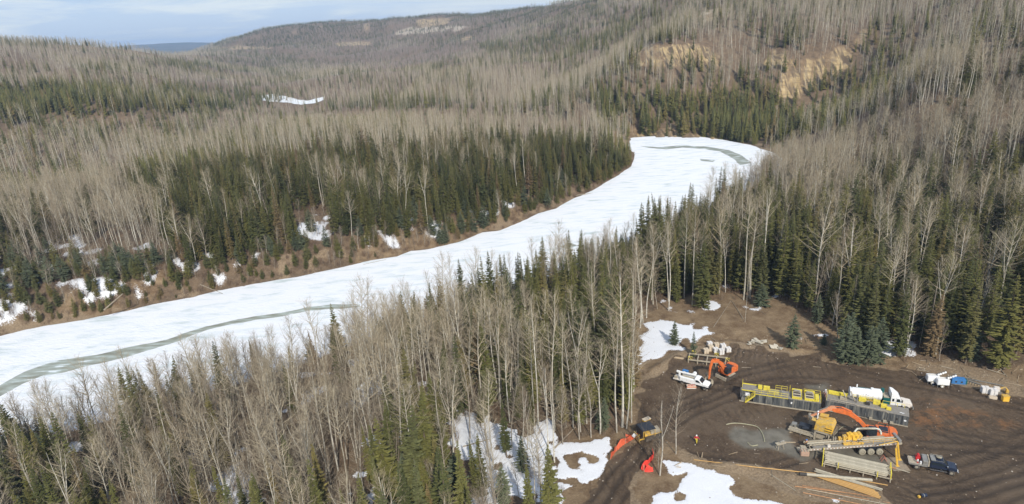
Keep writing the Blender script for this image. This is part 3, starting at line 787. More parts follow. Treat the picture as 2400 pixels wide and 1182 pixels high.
def gen_shrub(seed, tall=1.0):
    r = np.random.default_rng(seed); B = MB()
    for i in range(26):
        a = r.random() * 6.283; d = np.array([math.cos(a) * .45 * r.random(), math.sin(a) * .45 * r.random(), 1.0]); b = np.array([r.normal(0, .35), r.normal(0, .35), -.1]); L = (1.0 + 1.4 * r.random()) * tall
        e = b + d * L; s_ = np.array([math.sin(a), -math.cos(a), 0]) * .016
        B.tri(b - s_, b + s_, e)
        for k in range(5):
            f = b + d * L * (.3 + .6 * r.random()); g = f + (d + r.normal(0, .5, 3)) * .5 * tall
            B.tri(f - s_ * .6, f + s_ * .6, g)
    return B
SHRUB = foliage_mat('shrub_twigs', [(0, (0.14, 0.09, 0.06)), (0.5, (0.20, 0.135, 0.09)), (1, (0.26, 0.20, 0.14))], 0.85)
J['shrub'] = [gen_shrub(s).mesh('shrub', SHRUB) for s in (91, 92, 93)]
def gen_rock(seed):
    r = np.random.default_rng(seed); import bmesh
    bm = bmesh.new(); bmesh.ops.create_icosphere(bm, subdivisions=1, radius=.5)
    for v in bm.verts: v.co *= 0.7 + .5 * r.random()
    me = bpy.data.meshes.new('stone'); bm.to_mesh(me); bm.free(); return me
STONE = foliage_mat('stone', [(0, (0.15, 0.11, 0.08)), (0.6, (0.26, 0.20, 0.14)), (0.9, (0.42, 0.37, 0.30)), (1, (0.6, 0.56, 0.5))], 0.9)
J['rock'] = [gen_rock(s) for s in (1, 2, 3)]
for m_ in J['rock']: m_.materials.append(STONE)

# geometry-nodes scatter for what is too much to count
def scatter(name, kind, X, Y, Z, sc, rz, label, cat, tilt=0.0, seed=1):
    r = np.random.default_rng(seed); protos = J[kind]; n = len(X)
    if n == 0: return None
    pc = bpy.data.collections.new(name + '_kinds')
    for i, me_ in enumerate(protos):
        q = bpy.data.objects.new('%s_%02d' % (kind, i), me_); pc.objects.link(q)
    me = bpy.data.meshes.new(name); me.vertices.add(n)
    me.vertices.foreach_set('co', np.stack([X, Y, Z], -1).astype(float).ravel())
    a = me.attributes.new('rot', 'FLOAT_VECTOR', 'POINT'); a.data.foreach_set('vector', np.stack([r.normal(0, 1, n) * tilt, r.normal(0, 1, n) * tilt, rz], -1).ravel())
    a = me.attributes.new('siz', 'FLOAT_VECTOR', 'POINT'); wv = 0.85 + .3 * r.random(n); a.data.foreach_set('vector', np.stack([sc * wv, sc * wv, sc], -1).ravel())
    a = me.attributes.new('idx', 'INT', 'POINT'); a.data.foreach_set('value', r.integers(0, len(protos), n).astype(np.int32))
    g = bpy.data.node_groups.new(name, 'GeometryNodeTree')
    g.interface.new_socket('Geometry', in_out='INPUT', socket_type='NodeSocketGeometry'); g.interface.new_socket('Geometry', in_out='OUTPUT', socket_type='NodeSocketGeometry')
    N = g.nodes.new; L = g.links
    gi = N('NodeGroupInput'); go = N('NodeGroupOutput'); iop = N('GeometryNodeInstanceOnPoints'); ci = N('GeometryNodeCollectionInfo')
    ci.inputs['Collection'].default_value = pc; ci.inputs['Separate Children'].default_value = True; ci.inputs['Reset Children'].default_value = True
    def na(nm, dt):
        q = N('GeometryNodeInputNamedAttribute'); q.data_type = dt; q.inputs['Name'].default_value = nm; return [s_ for s_ in q.outputs if s_.enabled and s_.name == 'Attribute'][0]
    m2p = N('GeometryNodeMeshToPoints')
    L.new(gi.outputs[0], m2p.inputs['Mesh']); L.new(m2p.outputs['Points'], iop.inputs['Points']); L.new(ci.outputs[0], iop.inputs['Instance']); iop.inputs['Pick Instance'].default_value = True
    L.new(na('idx', 'INT'), iop.inputs['Instance Index']); L.new(na('rot', 'FLOAT_VECTOR'), iop.inputs['Rotation']); L.new(na('siz', 'FLOAT_VECTOR'), iop.inputs['Scale'])
    L.new(iop.outputs[0], go.inputs[0])
    o = bpy.data.objects.new(name, me); COL.objects.link(o)
    md = o.modifiers.new('scatter', 'NODES'); md.node_group = g
    tag(o, label, cat, kind='stuff'); return o

# where trees stand: zones (outline on the ground as surveyed), conifer share, density, height factor
ZONES = [
 (None, .22, 1.0, 1.0),
 ([(-900,290),(1480,290),(1480,385),(900,390),(330,420),(-900,440)], .09, 1.0, 1.0),
 ([(-900,430),(430,430),(460,660),(0,720),(-900,900)], .38, .8, .92),
 ([(-400,640),(520,590),(1060,560),(1300,480),(1480,380),(1480,420),(1300,500),(1000,600),(700,665),(0,810)], .68, 1.6, .42),
 ([(330,420),(450,400),(900,385),(1480,350),(1480,470),(1200,540),(1050,570),(860,600),(700,610),(440,650),(380,560)], .92, 1.25, 1.0),
 ([(560,600),(860,560),(1060,560),(900,615),(700,660)], .5, .8, .5),
 ([(680,500),(780,500),(790,575),(690,580)], .4, .2, .5),
 ([(-900,1000),(0,1030),(500,890),(900,790),(1000,880),(1000,1500),(1000,3000),(-900,3000)], .16, .85, .80),
 ([(-900,1080),(60,1060),(160,1130),(330,1350),(200,3000),(-900,3000)], .8, 1.2, .86),
 ([(860,780),(1130,700),(1470,610),(1480,1005),(1300,1010),(1100,990),(1060,1100),(1080,2600),(860,2600)], .32, 1.1, .95),
 ([(600,830),(900,760),(1300,640),(1330,680),(920,830),(640,900)], .55, .8, .62),
 ([(1060,790),(1400,700),(1475,700),(1478,930),(1300,920),(1180,900)], .78, .95, .95),
 ([(1060,985),(1300,990),(1330,1100),(1320,2600),(1080,2600)], .25, .28, .8),
 ([(1300,640),(1500,560),(1850,400),(1900,470),(1700,600),(1480,720)], .5, 1.0, .72),
 ([(1480,600),(1700,520),(1850,500),(2500,560),(2500,900),(2150,870),(1900,770),(1560,740)], .90, 1.05, 1.0),
 ([(1700,440),(1850,370),(2050,310),(2700,200),(2700,560),(1850,540)], .12, 1.1, 1.0),
 ([(1950,470),(2600,440),(2600,640),(2050,600)], .66, 1.0, 1.0),
 ([(1400,225),(1900,225),(2020,330),(1880,400),(1820,360),(1480,322),(1400,300)], .86, 1.1, 1.0),
 ([(1850,235),(1960,200),(2060,50),(2190,60),(2110,230),(1990,330)], .62, 1.0, .9),
 ([(1850,410),(1900,330),(2050,300),(1960,400),(1900,440)], .6, 1.0, .9),
 ([(2180,20),(2200,60),(2190,140),(2140,150),(2150,60)], .6, 1, .9),
 ([(1700,130),(1800,90),(1980,90),(1960,60),(1780,60)], .35, 1, .9),
 ([(-600,210),(200,215),(500,205),(750,215),(600,262),(0,295),(-600,300)], .75, 1.0, .95),
 ([(160,125),(420,150),(640,160),(750,200),(600,205),(400,160)], .45, 1, .9),
 ([(-600,100),(0,110),(500,125),(420,150),(160,150),(200,205),(-600,210)], .05, 1, .9),
 ([(1050,108),(1350,88),(1420,105),(1240,135),(1060,135)], .65, 1, .9),
 ([(1500,85),(1640,75),(1650,100),(1500,105)], .4, 1, .9),
 ([(500,60),(1400,10),(1400,40),(1200,60),(800,75),(500,112)], .72, 1, .75),
 ([(500,75),(1150,40),(1150,90),(520,118)], .58, 1.0, .8),
 ([(560,118),(1080,108),(1150,120),(1100,150),(900,180),(760,160)], .12, 1.0, .8),
]
# open ground
CLEAR = [(1300,3000),(1330,1182),(1300,1100),(1310,1050),(1440,1020),(1490,1000),(1486,930),(1520,875),(1466,872),(1500,790),(1508,752),(1560,712),(1700,690),(1850,712),(1920,752),(1960,800),(2130,850),(2250,846),(2330,840),(2420,848),(2800,900),(3600,1000),(3600,6000),(1300,6000)]
NOTREE = CLIFFP[:-1]
rg = np.random.default_rng(7)
def candidates(d0, d1, area):
    nr_ = int((d1 * d1 - d0 * d0) * 0.5 * 1.84 / area)
    a = rg.random(nr_) * 1.84 - .92; d = np.sqrt(d0 * d0 + rg.random(nr_) * (d1 * d1 - d0 * d0))
    return d * np.sin(a), d * np.cos(a)
def thin(X, Y, mind):
    g = {}; keep = []
    for i in range(len(X)):
        k = (int(X[i] // mind), int(Y[i] // mind))
        if any(k2 in g and (g[k2][0] - X[i]) ** 2 + (g[k2][1] - Y[i]) ** 2 < mind * mind for k2 in ((k[0] + a, k[1] + b) for a in (-1, 0, 1) for b in (-1, 0, 1))): continue
        g[k] = (X[i], Y[i]); keep.append(i)
    return np.array(keep)
TX = []; TY = []; TS = []
for d0, d1, area, mind in ((30, 240, 5.2, 1.3), (240, 360, 8.0, 1.5), (360, 800, 16, 0), (800, 1500, 42, 0), (1500, 3600, 62, 0)):
    X, Y = candidates(d0, d1, area)
    if mind: k = thin(X, Y, mind); X = X[k]; Y = Y[k]
    TX.append(X); TY.append(Y); TS.append(np.full(len(X), d0))
TX = np.concatenate(TX); TY = np.concatenate(TY)
TD = np.hypot(TX, TY); TZ = gheight(TX, TY)
bx, by = proj(TX, TY, TZ)
tx_, ty_ = proj(TX, TY, TZ + 26)
ok = (np.minimum(by, ty_) < 1182 + 60) & (np.maximum(bx, tx_) > -260) & (np.minimum(bx, tx_) < 2660) & (ty_ > -2500) & (by > -900)
ok &= ~inpoly(TX, TY, RIV) & (pdist(TX, TY, RIV) > 1.0) & (~inpoly(TX, TY, RIV2) | (fbm(TX, TY, 22, 291, 2) > .53)) & ((pdist(TX, TY, RIV2) > 10) | (fbm(TX, TY, 22, 291, 2) > .5))
ok &= ~inpoly(bx, by, CLEAR)
ok &= ~((TX > 2) & (TY < 72))
GAPS = [[(-900,375),(0,352),(150,322),(300,306),(600,300),(1000,304),(1250,312),(1380,325),(1380,290),(1250,272),(1000,262),(600,258),(300,265),(150,282),(0,312),(-900,340)],
 [(1900,430),(2000,375),(2200,340),(2700,318),(2700,235),(2300,238),(2200,245),(2060,285),(1950,345),(1880,400)]]
ingap = np.zeros(len(TX), bool)
for p in GAPS: ingap |= inpoly(bx + (fbm(TX, TY, 40, 191, 3) - .5) * 60, by + (fbm(TX, TY, 30, 193, 3) - .5) * 24, p)
ok &= ~ingap | (rg.random(len(TX)) < .42)
for p in NOTREE: ok &= ~(inpoly(bx, by, p) & (rg.random(len(bx)) < .86))
sf = np.zeros(len(TX)); dn = np.zeros(len(TX)); hf = np.zeros(len(TX))
for p, a, b, c in ZONES:
    k = np.ones(len(TX), bool) if p is None else inpoly(bx, by, p)
    sf[k] = a; dn[k] = b; hf[k] = c
clump = fbm(TX, TY, 38, 91, 3); clump2 = fbm(TX, TY, 150, 93, 3)
cl = np.where(TD > 420, 0.5 * clump + .5 * clump2, clump)
sfe = np.clip(sf + (cl - .5) * 2.6 * np.minimum(sf, 1 - sf) * 2, 0.0, 1)
ok &= rg.random(len(TX)) < dn * (0.75 + .5 * (fbm(TX, TY, 14, 95, 2) > .45))
sfe = np.where(ingap & (bx < 1450), np.where(bx < 520, .8, .22), sfe)
sfe = np.clip(sfe + np.where(TD > 450, gully(TX, TY) * .55, 0), 0, 1)
ispr = rg.random(len(TX)) < sfe
HH = np.where(ispr, 12 + 11 * rg.random(len(TX)) ** .9, 15.5 + 9 * rg.random(len(TX))) * hf
HH = HH * np.where(TD > 360, np.where(TD > 800, .72, .80), 1.0)
HH = np.where(ingap, HH * .6, HH)
small = rg.random(len(TX)) < .24
HH = np.where(small, HH * .55, HH)
inpur = inpoly(bx, by, PURPLE) & (clump2 > .42)
TR = rg.random(len(TX)) * 6.283
nearrv = pdist(TX, TY, RIV)
HH = np.where((nearrv < 12) & (TD < 420), HH * (.45 + .03 * nearrv), HH)
idxs = np.nonzero(ok)[0]
HERO_AVOID = []
def thing(name, label, cat, loc, rz=0.0, group=None):
    o = bpy.data.objects.new(name, None); COL.objects.link(o); o.empty_display_size = .3
    o.location = loc; o.rotation_euler = (0, 0, rz); tag(o, label, cat, group); return o
def place_tree(kind, pair_, H0, x, y, H, rz, label, group=None, tilt=(0, 0), wide=1.0, cat=None):
    t = thing(kind, label, cat or 'tree', (float(x), float(y), float(gheight(x, y))), rz, group)
    t.rotation_euler = (tilt[0], tilt[1], rz); s = H / H0; t.scale = (s * wide, s * wide, s)
    for nm, me_ in (('trunk', pair_[0]), ('crown', pair_[1])):
        o = bpy.data.objects.new(nm, me_); COL.objects.link(o); o.parent = t
    return t
# 300 largest of each kind stand as things of their own
vis = (by > 0) & (ty_ < 1182) & (bx > 0) & (bx < 2400)
score = HH / np.maximum(TD, 1) * vis
sel = np.zeros(len(TX), bool)
pop = (~ispr) & (HH < 16.5) & (TD < 360)
young = ispr & (HH < 9.5) & (TD < 360)
near = TD < 360
def stand_of(i):
    X, Y = bx[i], by[i]
    if TY[i] > 0 and inpoly(np.array([TX[i]]), np.array([TY[i]]), RIV)[0]: return 'river'
    if X > 1480 and Y > 330 or X > 1850: return 'behind'
    if Y < BN(X) : return 'across'
    if X < 900: return 'left'
    return 'mid'
_bf = sorted([(a, b) for a, b in BANK_FAR if a < 1481 and b > 380])
def BN(X): return float(np.interp(X, [p[0] for p in _bf], [p[1] for p in _bf])) + 5
ST = {'behind': 'wood behind the clearing', 'across': 'forest across the frozen river', 'left': 'low wood at lower left', 'mid': 'tall wood left of the clearing', 'river': 'river bank'}
XR = {'behind': (1480, 2400), 'across': (0, 1480), 'left': (0, 900), 'mid': (900, 1480), 'river': (0, 2400)}
KL = {'aspen_tree': 'bare pale aspen', 'poplar_tree': 'bare bushy young poplar', 'spruce_tree': 'narrow green spruce', 'young_spruce': 'short young spruce'}
for kind, mask, protos, H0, lim in (('aspen_tree', (~ispr) & ~pop & near, M_ASP, 22, 290), ('poplar_tree', pop, M_POP, 13, 290), ('spruce_tree', ispr & ~young & near, M_SPR, 18, 285), ('young_spruce', young, M_YSP, 7, 285)):
    c = idxs[mask[idxs]]; c = c[np.argsort(-score[c])][:lim]; c = c[score[c] > 0]
    sel[c] = True
    for q, i in enumerate(c):
        st = stand_of(i)
        dpt = 'near edge' if TD[i] < {'behind': 185, 'across': 255, 'left': 125, 'mid': 135, 'river': 999}[st] else 'deeper part'
        third = ('left', 'middle', 'right')[int(np.clip((bx[i] - XR[st][0]) / (XR[st][1] - XR[st][0]) * 3, 0, 2))]
        place_tree(kind, protos[q % len(protos)], H0, TX[i], TY[i], HH[i], TR[i], KL[kind] + ', %s, %s third of the ' % (dpt, third) + ST[st], KL[kind] + 's of the ' + ST[st],
                   tilt=(float(rg.normal(0, .03)), float(rg.normal(0, .03))), wide=float(.85 + .3 * rg.random()), cat='tree')
rest = ok & ~sel
across = (by < np.interp(bx, [p[0] for p in _bf], [p[1] for p in _bf]) + 5) & (bx < 1480)
right = (bx >= 1480)
def sc_(name, kind, mask, H0, label, cat, seed):
    m_ = mask & rest
    scatter(name, kind, TX[m_], TY[m_], TZ[m_], HH[m_] / H0, TR[m_], label, cat, .055, seed)
for nm, mk, lb in (('across', across, 'forest across the frozen river'), ('right', right & ~across, 'wood behind the clearing'), ('near', ~across & ~right, 'woods on the near bank')):
    sc_('aspen_wood', 'aspen', mk & near & ~ispr & ~pop, 22, 'remaining bare aspens filling the ' + lb, 'woodland', 1)
    sc_('poplar_thicket', 'poplar', mk & near & pop, 13, 'remaining low bare poplars filling the ' + lb, 'woodland', 2)
    sc_('spruce_wood', 'spruce', mk & near & ispr & ~young, 18, 'remaining spruces filling the ' + lb, 'woodland', 3)
    sc_('young_spruce_thicket', 'young', mk & near & young, 7, 'remaining short spruces filling the ' + lb, 'woodland', 4)
mid_ = (TD >= 360) & (TD < 900); farr = TD >= 900
rightfar = bx > 1400; leftfar = (bx < 700)
for nm, mk, lb in (('m', mid_ & rightfar, 'hillside above the river bend'), ('m', mid_ & ~rightfar, 'valley floor beyond the river'), ('f', farr & leftfar & (by > 90), 'distant left hill'), ('f', farr & ~leftfar, 'distant ridge'), ('f', farr & leftfar & (by <= 90), 'far left end of the distant ridge')):
    sc_('distant_aspen_forest', 'far_aspen', mk & ~ispr & ~inpur, 22, 'bare grey brown aspen forest covering the ' + lb, 'forest', 5)
    sc_('distant_birch_forest', 'far_birch', mk & ~ispr & inpur, 22, 'purplish bare birch forest covering the ' + lb, 'forest', 6)
    sc_('distant_spruce_forest', 'far_spruce', mk & ispr, 18, 'dark spruce forest covering the ' + lb, 'forest', 7)
# shrubs
X, Y = candidates(50, 400, 3.2)
Z = gheight(X, Y); sx, sy = proj(X, Y, Z); rvd = pdist(X, Y, RIV)
k = (sy < 1400) & (sx > -200) & (sx < 2600) & ~inpoly(X, Y, RIV) & ~inpoly(X, Y, PADW) & ~inpoly(sx, sy, ROADP) & ((fbm(X, Y, 10, 99, 3) > .42) | (rvd < 16))
ing = inpoly(sx, sy, CLEAR)
k &= ~ing | (rg.random(len(X)) < .10)
k &= (rvd < 30) | (rg.random(len(X)) < .45)
for p in SNOW: k &= ~inpoly(sx, sy, p) | (rg.random(len(X)) < .08)
k &= rg.random(len(X)) < .8
scatter('shrub_thicket', 'shrub', X[k], Y[k], Z[k], .5 + .9 * rg.random(k.sum()), rg.random(k.sum()) * 6, 'low reddish brown leafless shrubs along the banks and under the trees', 'shrubs', .1, 8)
# loose stones and clods on the worked ground
X, Y = candidates(60, 190, .8)
Z = gheight(X, Y); sx, sy = proj(X, Y, Z)
pdw = pdist(X, Y, PADW); inp = inpoly(X, Y, PADW); rdp = inpoly(sx, sy, ROADP)
pr = np.where(inp, .16 + .5 * np.exp(-pdw / 2.5), np.where(rdp, .3, np.exp(-pdw / 5) * .9))
for p in CLAYP: pr = np.where(inpoly(sx, sy, p), .7, pr)
pr = np.where(inpoly(sx, sy, PONDP), 0, pr)
pr = pr * (fbm(X, Y, 6, 97, 3) > .38) * 1.3
k = (rg.random(len(X)) < pr) & (sx > -50) & (sx < 2500) & (sy < 1300) & (sx > 1290)
scatter('loose_stones', 'rock', X[k], Y[k], Z[k], .06 + .26 * rg.random(k.sum()) ** 3, rg.random(k.sum()) * 6, 'pale stones and earth clods scattered over the churned clearing', 'stones', .6, 9)
print('TREES', ok.sum(), 'individual', sel.sum())

# ------------------------------------------------------------------ paints and metals
ORANGE = mat('orange_paint', (0.64, 0.15, 0.035), .55, var=.25, dirt=.36, dirtcol=(.35, .2, .12))
ORANGE_F = mat('faded_orange_paint', (0.62, 0.26, 0.13), .6, var=.2, dirt=.4, dirtcol=(.34, .26, .18))
YEL = mat('yellow_paint', (0.66, 0.54, 0.06), .55, var=.22, dirt=.3, sc=5)
YELM = mat('muddy_yellow_paint', (0.62, 0.38, 0.06), .6, var=.2, dirt=.5, dirtcol=(.36, .29, .18))
YELB = mat('warm_yellow_paint', (0.75, 0.44, 0.05), .5, var=.15, dirt=.2, dirtcol=(.36, .29, .18))
WHITE = mat('white_paint', (0.78, 0.78, 0.76), .4, var=.06, dirt=.12, dirtcol=(.45, .40, .31))
WHITE_D = mat('dusty_white_paint', (0.66, 0.61, 0.54), .5, var=.1, dirt=.35, dirtcol=(.42, .34, .25))
GREEN = mat('dark_green_paint', (0.012, 0.10, 0.095), .4, var=.15, dirt=.2)
BLUE = mat('blue_paint', (0.045, 0.18, 0.42), .5, var=.2, dirt=.25)
NAVY = mat('navy_truck_paint', (0.018, 0.026, 0.048), .22, var=.2, dirt=.1, spec=.6)
BLACKP = mat('black_panel', (0.022, 0.026, 0.034), .45, var=.3, dirt=.08, spec=.5)
GLASS = mat('window_glass', (0.02, 0.028, 0.032), .08, var=.1, spec=.8)
TYRE = mat('muddy_tyre', (0.045, 0.042, 0.04), .85, var=.3, dirt=.45, dirtcol=(.25, .21, .15))
TYRE_M = mat('mud_caked_tyre', (0.30, 0.27, 0.20), .9, var=.2, dirt=.2)
HUB = mat('wheel_rim', (0.42, 0.38, 0.30), .5, .3, var=.2, dirt=.3)
TRACK = mat('track_steel', (0.075, 0.062, 0.05), .8, .2, var=.35, dirt=.4)
STEEL = mat('grey_steel', (0.30, 0.29, 0.26), .5, .4, var=.25, dirt=.3)
CHROME = mat('cylinder_rod', (0.6, 0.6, 0.6), .25, .9, var=.1)
MUDDY = mat('mud_coated_steel', (0.37, 0.32, 0.235), .85, var=.25, dirt=.35, dirtcol=(.22, .18, .13))
PIPE = mat('drill_pipe', (0.40, 0.36, 0.27), .65, .15, var=.18, dirt=.25, rand=.18, dirtcol=(.27, .23, .17))
PIPE_DK = mat('dark_pipe_end', (0.04, 0.035, 0.03), .7)
OPIPE = mat('orange_coated_pipe', (0.46, 0.27, 0.09), .5, var=.15, dirt=.2, rand=.15, dirtcol=(.42, .30, .17))
RPIPE = mat('rusty_pipe', (0.40, 0.20, 0.09), .8, var=.25, dirt=.2, rand=.2, dirtcol=(.36, .28, .18))
WOOD = mat('rough_timber', (0.36, 0.28, 0.18), .85, var=.3, sc=8, rand=.2)
LOGM = mat('log_bark', (0.30, 0.25, 0.18), .9, var=.35, rand=.25)
SACK = mat('white_sacks', (0.62, 0.60, 0.57), .7, var=.12, rand=.05)
SACK_T = mat('tan_sacks', (0.56, 0.47, 0.35), .8, var=.15, rand=.08)
RED = mat('red_paint', (0.50, 0.03, 0.03), .5, var=.15, dirt=.2)
NET = mat('orange_safety_net', (0.55, 0.10, 0.04), .7, var=.25, sc=2.5)
NETR = mat('red_orange_safety_net', (0.70, 0.05, 0.03), .7, var=.2, sc=2.5)
SKIN = mat('skin', (0.50, 0.30, 0.21), .6)
def tank_mat():
    m, t, b = new_mat('black_tank_steel'); L = t.links; N = t.nodes.new
    tcn = N('ShaderNodeTexCoord'); mp = N('ShaderNodeMapping'); mp.inputs['Scale'].default_value = (2.3, 2.3, .22)
    L.new(tcn.outputs['Object'], mp.inputs['Vector'])
    n = N('ShaderNodeTexNoise'); n.inputs['Scale'].default_value = 1.0; n.inputs['Detail'].default_value = 8; n.inputs['Roughness'].default_value = .68
    L.new(mp.outputs['Vector'], n.inputs['Vector'])
    r = ramp(t, [(0.36, (0.030, 0.034, 0.04)), (0.46, (0.075, 0.08, 0.082)), (0.56, (0.14, 0.14, 0.128)), (0.7, (0.30, 0.285, 0.235))])
    L.new(n.outputs['Fac'], r.inputs['Fac']); L.new(r.outputs['Color'], b.inputs['Base Color'])
    b.inputs['Roughness'].default_value = .45; b.inputs['Specular IOR Level'].default_value = .45
    return m
TANKM = tank_mat()
DECKM = mat('steel_deck_plate', (0.24, 0.22, 0.19), .75, .1, var=.2, dirt=.4)

PZ = 4.0
def W(px, py, h=0.0): return at(px, py, PZ + h)
def G(px, py):            # ground point under an image direction
    p = at(px, py, PZ)
    for _ in range(12): p = at(px, py, float(gheight(p[0], p[1])))
    return p
def axis(a, b):
    d = b - a; return math.atan2(d[1], d[0]), float(np.hypot(d[0], d[1]))
def sgp(p): return (float(p[0]), float(p[1]), float(p[2]))
def part(mb, name, m, parent, bevel=0.0, smooth=False, label=None): return mb.build(name, m, parent, bevel, smooth, label)
def dup(o, parent=None, loc=None, rot=None):
    c = o.copy(); COL.objects.link(c)
    if parent is not None: c.parent = parent
    if loc is not None: c.location = loc
    if rot is not None: c.rotation_euler = rot
    return c
def cyl(p, q, r, n=16): return MB().tube([p, q], [r, r], n)
def arc(c, r, a0, a1, n=8): return [(c[0] + r * math.cos(a0 + (a1 - a0) * i / n), c[1] + r * math.sin(a0 + (a1 - a0) * i / n)) for i in range(n + 1)]
def wheel(parent, x, y, z, r, wd, tm=None, hm=None, name='wheel', axis_='y', tilt=None):
    e = bpy.data.objects.new(name, None); COL.objects.link(e); e.parent = parent; e.location = (x, y, z)
    if tilt: e.rotation_euler = tilt
    prof = [(r * .55, wd * .48), (r * .9, wd * .5), (r, wd * .34), (r, -wd * .34), (r * .9, -wd * .5), (r * .55, -wd * .48)]
    M_ = MB(); n = 22
    for k in range(n):
        a = 6.283185 * k / n
        for q in prof: M_.v.append(np.array((q[0] * math.cos(a), q[1], q[0] * math.sin(a))))
    L_ = len(prof)
    for k in range(n):
        k2 = (k + 1) % n
        for j in range(L_ - 1): M_.f.append((k * L_ + j, k * L_ + j + 1, k2 * L_ + j + 1, k2 * L_ + j))
    M_.build('tyre', tm or TYRE, e, smooth=True)
    h = MB().tube([(0, -wd * .3, 0), (0, wd * .3, 0)], [r * .57, r * .57], 18); h.tube([(0, -wd * .46, 0), (0, wd * .46, 0)], [r * .22, r * .22], 10)
    h.build('rim', hm or HUB, e)
    return e
def railing(parent, P, h=1.05, r=.035, m=None, mids=1, name='railing', post=1.3):
    M_ = MB()
    P = [np.array(p, float) for p in P]
    for a, b in zip(P[:-1], P[1:]):
        for k in range(1, mids + 2): M_.tube([a + [0, 0, h * k / (mids + 1)], b + [0, 0, h * k / (mids + 1)]], r, 4)
        L = np.linalg.norm(b - a); n = max(1, round(L / post))
        for i in range(n + 1): q = a + (b - a) * i / n; M_.tube([q, q + [0, 0, h]], r, 4)
    return M_.build(name, m or YEL, parent)

# ------------------------------------------------------------------ excavators
def excavator(label, loc, rz, k, boom, stick, bucket_at, bucket_rot, house_rot=0.0, faded=False, roof=BLACKP, bw=.42, bucketmat=None):
    t = thing('excavator', label, 'excavator', sgp(loc), rz)
    tl = 4.6 * k; hh = .95 * k
    for s in (-1, 1):
        e = MB(); o = []
        o += [(x * 1.0, z) for x, z in arc((tl / 2 - hh / 2, hh / 2), hh / 2, -math.pi / 2, math.pi / 2, 6)]
        o += [(x, z) for x, z in arc((-tl / 2 + hh / 2, hh / 2), hh / 2, math.pi / 2, 3 * math.pi / 2, 6)]
        e.prism(o, s * 1.25 * k - .3 * k, s * 1.25 * k + .3 * k)
        tr = part(e, 'track', TRACK, t)
        sh = MB()
        n = int(tl / .28)
        for i in range(n): sh.box(-tl / 2 + hh / 2 + i * (tl - hh) / n, -tl / 2 + hh / 2 + i * (tl - hh) / n + .15, s * 1.25 * k - .32 * k, s * 1.25 * k + .32 * k, hh - .02, hh + .05)
        part(sh, 'track_pads', TRACK, tr)
    part(MB().box(-1.2 * k, 1.2 * k, -.95 * k, .95 * k, .45 * k, 1.05 * k), 'undercarriage', TRACK, t, .04)
    part(cyl((0, 0, 1.0 * k), (0, 0, 1.2 * k), .8 * k, 20), 'slew_ring', BLACKP, t)
    o1 = ORANGE
    bd = [(-2.3 * k, -1.35 * k), (-2.75 * k, -.9 * k), (-2.9 * k, 0), (-2.75 * k, .9 * k), (-2.3 * k, 1.35 * k), (-1.7 * k, 1.35 * k), (-1.7 * k, -1.35 * k)]
    part(MB().xpoly(bd, 1.2 * k, 2.45 * k), 'counterweight', o1, t, .06)
    part(MB().box(-1.68 * k, 1.55 * k, -1.33 * k, 1.33 * k, 1.2 * k, 1.55 * k), 'deck', o1, t, .03)
    hb = part(MB().box(-1.68 * k, .2 * k, -1.32 * k, 1.32 * k, 1.56 * k, 2.38 * k), 'engine_housing', o1, t, .05)
    part(MB().box(-1.55 * k, -.25 * k, -.95 * k, .75 * k, 2.382 * k, 2.45 * k), 'engine_cover', BLACKP, hb, .02)
    part(cyl((-1.2 * k, -1.05 * k, 2.3 * k), (-1.2 * k, -1.05 * k, 2.95 * k), .07 * k, 8), 'exhaust_pipe', BLACKP, hb)
    part(MB().box(.22 * k, 1.5 * k, -1.3 * k, -.5 * k, 1.56 * k, 2.1 * k), 'tool_box', o1, t, .04)
    # cab on the operator's left
    cp = [(.1 * k, 1.56 * k), (1.62 * k, 1.56 * k), (1.72 * k, 2.2 * k), (1.35 * k, 3.02 * k), (.15 * k, 3.02 * k)]
    cb = part(MB().prism(cp, .45 * k, 1.36 * k), 'cab', BLACKP, t, .04)
    part(MB().prism([(.25 * k, 2.15 * k), (1.45 * k, 2.15 * k), (1.5 * k, 2.3 * k), (1.25 * k, 2.88 * k), (.25 * k, 2.88 * k)], 1.365 * k, 1.375 * k), 'side_window', GLASS, cb)
    part(MB().prism([(1.70 * k, 1.9 * k), (1.735 * k, 2.2 * k), (1.39 * k, 2.93 * k), (1.37 * k, 2.92 * k)], .53 * k, 1.28 * k), 'windscreen', GLASS, cb)
    part(MB().box(.12 * k, 1.3 * k, .47 * k, 1.34 * k, 3.03 * k, 3.08 * k), 'cab_roof', roof, cb, .02)
    for y in (-1.36, 1.0): railing(t, [(-1.5 * k, y * k, 2.4 * k), (-.2 * k, y * k, 2.4 * k)], .4 * k, .022, ORANGE, 0, 'handrail', 1)
    y0, y1 = -bw / 2 - .1 * k, bw / 2 - .1 * k
    part(MB().prism(boom, y0, y1), 'boom', o1, t, .03)
    part(MB().prism(stick, y0 + .06, y1 - .06), 'stick', ORANGE_F if faded else ORANGE, t, .03)
    return t, (y0 + y1) / 2
